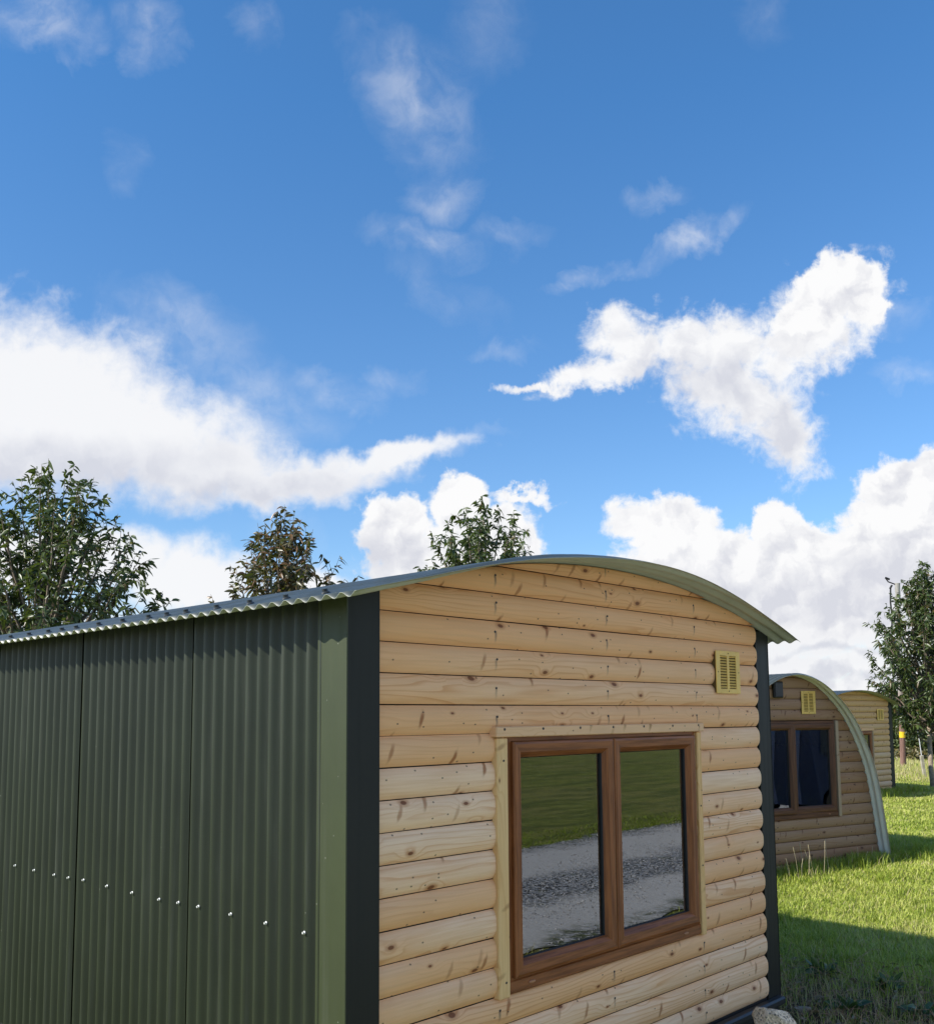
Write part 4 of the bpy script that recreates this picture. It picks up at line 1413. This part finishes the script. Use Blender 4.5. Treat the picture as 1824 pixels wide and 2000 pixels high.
M_FAR = leaf_material('far_tree_leaf', (0.05, 0.075, 0.06), (0.09, 0.12, 0.10), (0.10, 0.12, 0.10), 0.05)
FG = 'far trees along the skyline'
for i, (px, dd, w_, h_, lb) in enumerate([(1758, 92, 9, 3.4, 'bluish far tree seen between far cabin post and utility pole'), (1800, 100, 11, 5.0, 'bluish far tree behind the dark hedge on the right'),
                                          (1700, 104, 12, 3.6, 'far tree low over the far cabin'), (1862, 110, 13, 6.0, 'tall far tree at the right edge beyond the hedge')]):
    shrub('far_tree', hp(px, dd), w_, h_, M_FAR, 60 + i, 3800, 0.42, lb, 'tree', FG)

# hills on the horizon
hx, hf = [], []
na, nr = 90, 6
for i in range(na + 1):
    a = -0.35 + 1.9 * i / na + 0.1
    for j in range(nr):
        rr = 420 + j * 90
        hgt = 0.0 if j == 0 else (5 + 3.0 * math.sin(a * 9) + 2.0 * math.sin(a * 23 + 1)) * math.sin(math.pi * min(1, j / (nr - 1)) * 0.5)
        hx.append((math.sin(a + 0.5) * rr, math.cos(a + 0.5) * rr, hgt - (0.5 if j == 0 else 0)))
for i in range(na):
    for j in range(nr - 1):
        p = i * nr + j
        hf.append((p, p + 1, p + nr + 1, p + nr))
M_HILL = simple('far_woodland', (0.055, 0.085, 0.05), 0.95, var=0.4, vscale=0.05)
tag(mesh_obj('hills', hx, hf, M_HILL, smooth=True), 'low wooded hills on the horizon', kind='structure')


# ------------------------------------------------------------------ grass
def grass_material():
    mt, t, b = new_mat('grass_blade')
    at = t.node('ShaderNodeAttribute', attribute_name='tone')
    f = at.outputs['Fac']
    c = t.mix(t.ramp(f, 0.0, 0.55, smooth=False), (0.15, 0.23, 0.018), (0.48, 0.56, 0.08))
    c = t.mix(t.ramp(f, 0.5, 0.8), c, (0.64, 0.62, 0.20))
    c = t.mix(t.ramp(f, 0.84, 0.95), c, (0.55, 0.46, 0.25))
    t.put(b.inputs['Base Color'], c)
    b.inputs['Roughness'].default_value = 0.5
    b.inputs['Specular IOR Level'].default_value = 0.4
    tl = t.node('ShaderNodeBsdfTranslucent'); t.put(tl.inputs[0], t.mix(0.4, c, (0.25, 0.32, 0.03)))
    mx = t.node('ShaderNodeMixShader'); mx.inputs[0].default_value = 0.35
    t.put(mx.inputs[1], b.outputs[0]); t.put(mx.inputs[2], tl.outputs[0]); t.put(t.n['Material Output'].inputs[0], mx.outputs[0])
    return mt


M_BLADE = grass_material()
DRY = 0.97


def blades(name, X, Y, H_, Wd, tone, seed, bend=0.55, label='', cat='grass'):
    r_ = np.random.default_rng(seed)
    n = len(X)
    Z = height(X, Y) - 0.005
    an = r_.uniform(0, 2 * math.pi, n)
    bx, by = np.cos(an), np.sin(an)
    sx, sy = -by, bx
    bn = r_.uniform(0.15, 1.0, n) * bend * H_
    V_ = np.zeros((n, 5, 3), dtype=np.float32)
    for i, (s_, w_) in enumerate(((0, 1.0), (0.55, 0.75))):
        cx_ = X + bx * bn * s_ ** 2; cy_ = Y + by * bn * s_ ** 2; cz_ = Z + H_ * s_ * (1 - 0.12 * s_)
        for k, sg in enumerate((-1, 1)):
            V_[:, i * 2 + k, 0] = cx_ + sg * sx * Wd * w_ * 0.5
            V_[:, i * 2 + k, 1] = cy_ + sg * sy * Wd * w_ * 0.5
            V_[:, i * 2 + k, 2] = cz_
    V_[:, 4, 0] = X + bx * bn; V_[:, 4, 1] = Y + by * bn; V_[:, 4, 2] = Z + H_ * 0.88
    tri = np.array([(0, 1, 3), (0, 3, 2), (2, 3, 4)])
    F_ = (tri[None] + (np.arange(n) * 5)[:, None, None]).reshape(-1, 3)
    o = mesh_obj(name, V_.reshape(-1, 3), F_, M_BLADE, smooth=True, attrs={'tone': np.repeat(tone, 5)})
    tag(o, label, cat, kind='stuff')
    return o


def smooth_noise(X, Y, s_=1.0, ph=0.0):
    return 0.5 + 0.5 * (0.45 * np.sin(X * 1.9 * s_ + ph) * np.sin(Y * 2.3 * s_ + 1.3 * ph) + 0.35 * np.sin(X * 4.7 * s_ - Y * 1.2 * s_ + 2 + ph) * np.sin(Y * 5.3 * s_ + 0.7)
                        + 0.2 * np.sin(X * 11.3 * s_ + Y * 3.0) * np.sin(Y * 9.7 * s_ - X * 4.0))


def lawn(n, r0, r1, a0, a1, seed):
    r_ = np.random.default_rng(seed)
    # even in angle, thinning with distance from the standing point
    rr = r0 * (r1 / r0) ** r_.random(n)
    aa = np.radians(r_.uniform(a0, a1, n))
    return CAM.x + rr * np.sin(aa), CAM.y + rr * np.cos(aa), rr


def inside_cabins(X, Y):
    k = (X > -0.05) & (X < 3.26) & (Y > -0.02) & (Y < 6.3)
    c_, s_ = math.cos(A2), math.sin(A2)
    lx = (X - 6.555) * c_ + (Y - 2.446) * s_; ly = -(X - 6.555) * s_ + (Y - 2.446) * c_
    k |= (lx > -0.05) & (lx < 2.72) & (ly > -0.02) & (ly < 4.5)
    a3 = R(-6.75); c_, s_ = math.cos(a3), math.sin(a3)
    lx = (X - 15.46) * c_ + (Y - 5.36) * s_; ly = -(X - 15.46) * s_ + (Y - 5.36) * c_
    k |= (lx > -0.05) & (lx < 3.25) & (ly > -0.02) & (ly < 6.3)
    return k


def make_lawn():
    Xs, Ys, Rs = [], [], []
    for args in ((300000, 4.8, 33, 59, 77, 1), (70000, 2.5, 33, 20, 100, 2)):
        x, y, r_ = lawn(*args); Xs.append(x); Ys.append(y); Rs.append(r_)
    X = np.concatenate(Xs); Y = np.concatenate(Ys); Rr = np.concatenate(Rs)
    soil = np.clip(1.5 * np.exp(-(((X - 3.75) / 0.85) ** 2 + ((Y + 0.2) / 0.9) ** 2)), 0, 1)
    nz = smooth_noise(X, Y, 1.6)
    keep = ~inside_cabins(X, Y) & (Y > -2.15 + 0.2 * np.sin(X * 1.7)) & (rng.random(len(X)) > soil * 0.95)
    X, Y, Rr, soil, nz = X[keep], Y[keep], Rr[keep], soil[keep], nz[keep]
    n = len(X)
    H_ = rng.uniform(0.028, 0.062, n) * (0.8 + 0.9 * nz ** 2) * (1 - 0.35 * sstep(12, 25, Rr))
    tuft = smooth_noise(X, Y, 3.1, 2.0) > 0.74
    H_ = np.where(tuft, H_ * 1.6, H_)
    Wd = rng.uniform(0.0028, 0.0052, n) * np.clip(Rr / 6.0, 1, 4.0)
    patch = smooth_noise(X, Y, 0.55, 4.0)
    tone = np.clip(0.14 + 0.66 * rng.random(n) + 0.55 * (patch - 0.45) - 0.22 * tuft + 0.10 * sstep(10, 25, Rr), 0, 0.83)
    dry = rng.random(n) < 0.045 + 0.10 * (patch > 0.62) + 0.25 * soil
    tone = np.where(dry, 0.9 + 0.1 * rng.random(n), tone)
    blades('grass', X, Y, H_, Wd, tone, 5, 1.25, 'short bright green lawn grass with straw coloured tips')


make_lawn()


def strip_grass(n, ax, ay, bx, by, wd, hmin, hmax, seed, dryp, wblade=0.005):
    r_ = np.random.default_rng(seed)
    t_ = r_.random(n); o_ = r_.normal(0, 1, n) * wd
    L_ = math.hypot(bx - ax, by - ay)
    nx, ny = -(by - ay) / L_, (bx - ax) / L_
    X = ax + (bx - ax) * t_ + nx * o_; Y = ay + (by - ay) * t_ + ny * o_
    keep = ~inside_cabins(X, Y)
    X, Y = X[keep], Y[keep]; n = len(X)
    H_ = r_.uniform(hmin, hmax, n) * (0.55 + 0.9 * smooth_noise(X, Y, 2.7, seed))
    Wd = np.full(n, wblade) * r_.uniform(0.7, 1.3, n)
    tone = np.clip(r_.random(n) * 0.5 + 0.05, 0, 1)
    tone = np.where(r_.random(n) < dryp, 0.9 + 0.1 * r_.random(n), tone)
    return X, Y, H_, Wd, tone


def far_lawn():
    r_ = np.random.default_rng(33)
    n = 10000
    X = r_.uniform(1, 24, n); Y = -6.05 - 1.1 * r_.random(n) ** 2.2
    d = np.hypot(X, Y)
    H_ = r_.uniform(0.015, 0.045, n) * (0.6 + 0.8 * smooth_noise(X, Y, 1.3)); Wd = 0.006 + 0.0011 * d
    tn = np.clip(0.04 + 0.22 * r_.random(n) + 0.25 * (smooth_noise(X * 0.35, Y * 1.4, 0.6, 3) - 0.5), 0, 0.83)
    tn = np.where(r_.random(n) < 0.02, 0.93, tn)
    blades('rough_grass', X, Y, H_, Wd, tn, 34, 0.9, 'rough green grass on the far side of the gravel track')
    # loose stones on the track
    n = 15000
    X = r_.uniform(1.5, 16, n); Y = r_.uniform(-6.1, -1.9, n)
    yw = Y + 0.3 * np.sin(X * 0.9)
    worn = np.exp(-((yw + 2.75) / 0.38) ** 2) + np.exp(-((yw + 5.1) / 0.5) ** 2)
    k = r_.random(n) > 0.95 * worn
    X, Y = X[k], Y[k]; n = len(X)
    S_ = r_.uniform(0.005, 0.014, n) * (1 + 0.9 * (r_.random(n) < 0.04))
    base = np.array([(1, 0, 0), (0.3, 0.95, 0), (-0.8, 0.6, 0), (-0.8, -0.6, 0), (0.3, -0.95, 0), (0.25, 0.1, 0.75), (0, 0, -0.5)])
    an = r_.uniform(0, 6.28, n); ca, sa = np.cos(an), np.sin(an)
    jit = r_.uniform(0.75, 1.25, (n, 7, 3))
    B = base[None] * jit * S_[:, None, None]
    V_ = np.stack([B[..., 0] * ca[:, None] - B[..., 1] * sa[:, None] + X[:, None], B[..., 0] * sa[:, None] + B[..., 1] * ca[:, None] + Y[:, None],
                   B[..., 2] + (height(X, Y) + 0.016)[:, None]], 2)
    tri = np.array([(0, 1, 5), (1, 2, 5), (2, 3, 5), (3, 4, 5), (4, 0, 5), (1, 0, 6), (2, 1, 6), (3, 2, 6), (4, 3, 6), (0, 4, 6)])
    F_ = (tri[None] + (np.arange(n) * 7)[:, None, None]).reshape(-1, 3)
    o = mesh_obj('gravel', V_.reshape(-1, 3), F_, M_STONES, attrs={'tone': np.repeat(r_.random(n), 7)})
    tag(o, 'loose grey stones strewn over the track', 'gravel', kind='stuff')


def stone_mat():
    mt, t, b = new_mat('loose_stone')
    at = t.node('ShaderNodeAttribute', attribute_name='tone')
    t.put(b.inputs['Base Color'], t.mix(at.outputs['Fac'], (0.24, 0.25, 0.27), (0.56, 0.56, 0.56)))
    b.inputs['Roughness'].default_value = 0.9
    return mt


M_STONES = stone_mat()
far_lawn()
parts = []
c2, s2 = math.cos(A2), math.sin(A2)
pw = lambda u_, v_: (6.555 + u_ * c2 - v_ * s2, 2.446 + u_ * s2 + v_ * c2)
a_, b_ = pw(-0.4, -0.12), pw(3.4, -0.16)
parts.append(strip_grass(9000, *a_, *b_, 0.10, 0.07, 0.16, 71, 0.12, 0.006))          # along the arched pod
a_, b_ = pw(2.78, -0.1), pw(4.5, 0.0)
parts.append(strip_grass(5000, *a_, *b_, 0.25, 0.07, 0.16, 72, 0.05, 0.007))
parts.append(strip_grass(7000, 3.32, 1.1, 3.45, 6.0, 0.13, 0.08, 0.22, 73, 0.12, 0.005))    # along the near cabin's right side
parts.append(strip_grass(4000, 4.6, -0.8, 5.6, 2.6, 0.4, 0.06, 0.14, 74, 0.10, 0.005))
parts.append(strip_grass(1800, 3.25, -0.7, 4.3, 0.5, 0.35, 0.05, 0.14, 75, 0.6, 0.003))     # dead stalks on the soil
a3c, a3s = math.cos(R(-6.75)), math.sin(R(-6.75))
parts.append(strip_grass(5000, 15.3, 5.25, 19.2, 4.75, 0.18, 0.08, 0.18, 76, 0.1, 0.012))
tg = [np.concatenate(q) for q in zip(*parts)]
blades('tall_grass', *tg, 8, 0.8, 'longer darker grass tufts along the foot of the cabin walls')
# seeding meadow strip before the hedge
X_, Y_, R__ = lawn(60000, 25.5, 38, 58, 84, 17)
Hh = rng.uniform(0.10, 0.27, len(X_)) * sstep(24.5, 29, R__)
ok = ~inside_cabins(X_, Y_) & (Hh > 0.05)
tn = np.where(rng.random(len(X_)) < 0.62, 0.88 + 0.12 * rng.random(len(X_)), 0.3 + 0.5 * rng.random(len(X_)))
blades('meadow_grass', X_[ok], Y_[ok], Hh[ok], np.full(ok.sum(), 0.013), tn[ok], 19, 0.5, 'tall pale seeding grass in front of the hedge')

# dry stalks standing at the left foot of the pod
def stalks(name, spots, label, seed, ht=(0.22, 0.42), mat=None):
    rn = random.Random(seed)
    root = empty(name, (spots[0][0], spots[0][1], float(height(*spots[0])) - 0.01))
    mb = MB()
    for (x, y) in spots:
        b0 = Vector((x - spots[0][0], y - spots[0][1], 0))
        h_ = rn.uniform(*ht)
        d_ = Vector((rn.uniform(-0.35, 0.35), rn.uniform(-0.2, 0.2), 1)).normalized()
        p2 = b0 + d_ * h_ * 0.6; p3 = b0 + d_ * h_ + Vector((rn.uniform(-0.05, 0.05), 0, -0.01))
        mb.tube([b0, p2, p3], [0.0018, 0.0016, 0.0026], 5)
    mb.build('stalks', M_STRAW, root)
    tag(root, label, 'dry grass')
    return root


M_STRAW = simple('straw', (0.50, 0.42, 0.27), 0.8)
stalks('dry_grass_tuft', [pw(u_, -0.3 + 0.06 * math.sin(u_ * 40)) for u_ in (0.95, 0.99, 1.03, 1.10, 1.16, 1.19, 1.22, 1.28, 1.36, 1.5)], 'a few bleached dry stalks sticking up before the arched pod wall', 4)
stalks('dry_grass_tuft', [pw(u_, -0.2) for u_ in (2.08, 2.12, 2.2, 2.34)], 'thin bent dry stems near the right foot of the arched pod', 6, (0.12, 0.24))

# fallen leaves and a few broad weeds in the shaded soil
def weed(base, seed, label, n=26, ln=0.13):
    r_ = np.random.default_rng(seed)
    root = empty('weed', base)
    an = r_.uniform(0, 2 * math.pi, n)
    P_ = np.stack([np.cos(an) * 0.02, np.sin(an) * 0.02, r_.uniform(0, 0.03, n)], 1)
    Dd = np.stack([np.cos(an), np.sin(an), r_.uniform(0.25, 1.4, n)], 1)
    L_ = r_.uniform(0.6, 1.2, n) * ln
    leaves_mesh('leaves', P_, Dd, L_, L_ * 0.34, M_WEED, root, 0.6, seed)
    tag(root, label, 'weed')


M_WEED = leaf_material('weed_leaf', (0.03, 0.075, 0.02), (0.07, 0.13, 0.035), (0.16, 0.12, 0.05), 0.08)
for i, (px, py, lb) in enumerate([(1655, 1975, 'broad leaved green weed right of the granite rock'), (1740, 1935, 'leafy weed in the shaded soil at the lower right'),
                                  (1800, 1985, 'weed rosette in the bottom right corner'), (1610, 1905, 'small weed beside the near cabin base rail')]):
    q = at_z(px, py, 0.03)
    weed((q.x, q.y, float(height(q.x, q.y))), 80 + i, lb)

def litter():
    r_ = np.random.default_rng(91)
    n = 420
    X = 3.3 + 1.7 * r_.random(n) ** 1.2; Y = r_.uniform(-1.1, 0.9, n)
    Z = height(X, Y) + 0.012 + 0.02 * r_.random(n)
    an = r_.uniform(0, 6.28, n)
    Dd = np.stack([np.cos(an), np.sin(an), r_.uniform(-0.1, 0.35, n)], 1)
    L_ = r_.uniform(0.03, 0.075, n)
    o = leaves_mesh('leaf_litter', np.stack([X, Y, Z], 1), Dd, L_, L_ * 0.4, M_LITTER, None, 0.3, 91)
    tag(o, 'dead brown leaves scattered on the shaded soil', 'leaf litter', kind='stuff')
    mb = MB(); rn = random.Random(92)
    for k in range(420):
        x = 3.28 + 1.5 * rn.random() ** 1.2; y = rn.uniform(-1.0, 0.8)
        z = float(height(x, y)) + 0.01
        a = rn.uniform(0, 6.28); l = rn.uniform(0.08, 0.26); u = rn.uniform(0.02, 0.11)
        p0 = Vector((x, y, z)); p1 = p0 + Vector((math.cos(a) * l * .5, math.sin(a) * l * .5, u)); p2 = p0 + Vector((math.cos(a + .5) * l, math.sin(a + .5) * l, u * rn.uniform(0, 1)))
        mb.tube([p0, p1, p2], [0.0016, 0.0014, 0.0008], 4, cap=False)
    tag(mb.build('dead_stems', M_DEADSTEM, None), 'tangle of dry brown stems on the soil by the cabin corner', 'dry stems', kind='stuff')


M_LITTER = leaf_material('litter_leaf', (0.12, 0.07, 0.035), (0.26, 0.17, 0.09), (0.33, 0.24, 0.14), 0.2)
M_DEADSTEM = simple('dead_stem', (0.34, 0.22, 0.13), 0.9, var=0.3)
litter()

# ------------------------------------------------------------------ rock
def rock(name, base, size, seed, label, mat, rz=0.0, sub=4):
    import bmesh
    bm = bmesh.new()
    bmesh.ops.create_icosphere(bm, subdivisions=sub, radius=1.0)
    rn = random.Random(seed)
    planes = []
    for k in range(12):
        nn = Vector((rn.gauss(0, 1), rn.gauss(0, 1), rn.gauss(0, 1))).normalized()
        planes.append((nn, rn.uniform(0.62, 0.86)))
    planes.append((Vector((0.25, -0.1, 1)).normalized(), 0.62))
    for v in bm.verts:
        p = v.co.copy()
        for nn, d in planes:
            e = p.dot(nn) - d
            if e > 0: p -= nn * e
        p += p.normalized() * 0.012 * math.sin(p.x * 23 + p.y * 17) * math.sin(p.z * 19 + p.x * 11)
        v.co = Vector((p.x * size[0], p.y * size[1], p.z * size[2]))
    me = bpy.data.meshes.new(name); bm.to_mesh(me); bm.free()
    me.materials.append(mat)
    o = bpy.data.objects.new(name, me); COL.objects.link(o)
    o.location = base; o.rotation_euler = (0, 0, rz)
    tag(o, label, 'rock')
    return o


def granite():
    mt, t, b = new_mat('granite')
    tcn = t.node('ShaderNodeTexCoord')
    P = tcn.outputs['Object']
    v = t.vor(P, 130.0, dim='3D')
    s = t.sep(v['Color'])
    n = t.noise(P, 9.0, 5, 0.6)
    c = t.mix(s[0], (0.42, 0.32, 0.22), (0.86, 0.70, 0.52))
    c = t.mix(t.m('MULTIPLY', t.m('GREATER_THAN', s[1], 0.82), 0.8), c, (0.09, 0.085, 0.08))
    c = t.mix(t.m('MULTIPLY', t.ramp(n, 0.5, 0.75), 0.35), c, (0.36, 0.32, 0.20))
    t.put(b.inputs['Base Color'], c)
    b.inputs['Roughness'].default_value = 0.85
    t.put(b.inputs['Normal'], t.bump(t.m('ADD', t.m('MULTIPLY', n, 2.0), v['Distance']), 0.7, 0.004))
    return mt


M_GRANITE = granite()
rp = at_depth(1516, 2008, 4.62)
rock('granite_rock', (rp.x, rp.y, rp.z), (0.100, 0.12, 0.125), 12, 'speckled pale granite rock on the soil at the near cabin front corner', M_GRANITE, 0.5)
rock('stone', at_z(1570, 1975, 0.03), (0.05, 0.07, 0.035), 18, 'small brownish stone lying just right of the granite rock', simple('brown_stone', (0.22, 0.18, 0.13), 0.9, var=0.3, vscale=30), 0.9, 3)

# ------------------------------------------------------------------ van parked on the track (seen mirrored in the pod's window)
van = empty('parked_van', (12.9, -3.25, 0.0), R(0))
M_VAN = simple('navy_paint', (0.012, 0.024, 0.065), 0.25, var=0.05)
M_TYRE = simple('tyre_rubber', (0.02, 0.02, 0.02), 0.8)
M_RIM = simple('alloy_rim', (0.6, 0.6, 0.62), 0.3, 0.8)
M_VGLASS = simple('dark_vehicle_glass', (0.02, 0.025, 0.03), 0.08)
prof = [(-2.45, 0.38), (-2.5, 0.8), (-2.42, 1.45), (-2.3, 1.88), (-2.05, 1.97), (0.55, 1.98), (0.9, 1.88), (1.45, 1.18), (2.15, 1.02), (2.38, 0.85), (2.42, 0.45), (2.3, 0.32),
        (1.52, 0.32), (1.48, 0.52), (1.32, 0.68), (1.1, 0.74), (0.88, 0.68), (0.72, 0.52), (0.68, 0.32),
        (-1.28, 0.32), (-1.32, 0.52), (-1.48, 0.68), (-1.7, 0.74), (-1.92, 0.68), (-2.08, 0.52), (-2.12, 0.34)]
nb = len(prof)
vs = []
def tum(z): return 0.94 - 0.13 * max(0, z - 1.05)
for (x, z) in prof: vs.append((x, -tum(z) * 0.985, z))
for (x, z) in prof: vs.append((x, tum(z) * 0.985, z))
body = mesh_obj('body', vs, [tuple(range(nb))[::-1], tuple(range(nb, 2 * nb))] + [(i, (i + 1) % nb, (i + 1) % nb + nb, i + nb) for i in range(nb)], M_VAN, van)
for sy in (-1, 1):
    for (xa, xb, xc, xd) in ((-2.1, -0.95, -0.95, -2.05), (-0.85, 0.15, 0.15, -0.85), (0.25, 1.05, 0.72, 0.25)):
        y0_, y1_ = sy * (tum(1.15) * 0.985 + 0.004), sy * (tum(1.75) * 0.985 + 0.004)
        mesh_obj('side_window', [(xa, y0_, 1.15), (xb, y0_, 1.15), (xc, y1_, 1.75), (xd, y1_, 1.75)], [(0, 1, 2, 3) if sy < 0 else (3, 2, 1, 0)], M_VGLASS, van)
for wx in (-1.7, 1.1):
    for sy in (-1, 1):
        tb = MB(); yo = sy * 0.90
        tb.tube([(wx, yo - sy * 0.2, 0.335), (wx, yo + sy * 0.005, 0.335)], 0.335, 28)
        wl = tb.build('wheel', M_TYRE, van)
        rb = MB()
        rb.tube([(wx, yo + sy * 0.006, 0.335), (wx, yo + sy * 0.012, 0.335)], 0.06, 14)
        for k in range(10):
            a = 2 * math.pi * k / 10
            dxk, dzk = math.cos(a), math.sin(a)
            rb.add([(wx + dxk * 0.05 - dzk * 0.014, yo + sy * 0.012, 0.335 + dzk * 0.05 + dxk * 0.014), (wx + dxk * 0.05 + dzk * 0.014, yo + sy * 0.012, 0.335 + dzk * 0.05 - dxk * 0.014),
                    (wx + dxk * 0.215 + dzk * 0.022, yo + sy * 0.010, 0.335 + dzk * 0.215 - dxk * 0.022), (wx + dxk * 0.215 - dzk * 0.022, yo + sy * 0.010, 0.335 + dzk * 0.215 + dxk * 0.022)],
                   [(0, 1, 2, 3), (3, 2, 1, 0)])
        rb.build('rim', M_RIM, wl)
MB().add([(0.92, -0.78, 1.86), (1.44, -0.82, 1.20), (1.44, 0.82, 1.20), (0.92, 0.78, 1.86)], [(0, 1, 2, 3)])
wsd = mesh_obj('windscreen', [(0.935, -0.76, 1.86), (1.46, -0.82, 1.20), (1.46, 0.82, 1.20), (0.935, 0.76, 1.86)], [(0, 1, 2, 3)], M_VGLASS, van)
for sy in (-1, 1):
    MB().box(2.30, 2.41, sy * 0.72 - 0.14, sy * 0.72 + 0.14, 0.72, 0.88, 0.03).build('headlight', simple('headlight_glass', (0.6, 0.62, 0.65), 0.15), van)
tag(van, 'dark blue van on the gravel track, mirrored in the arched pod window', 'van')
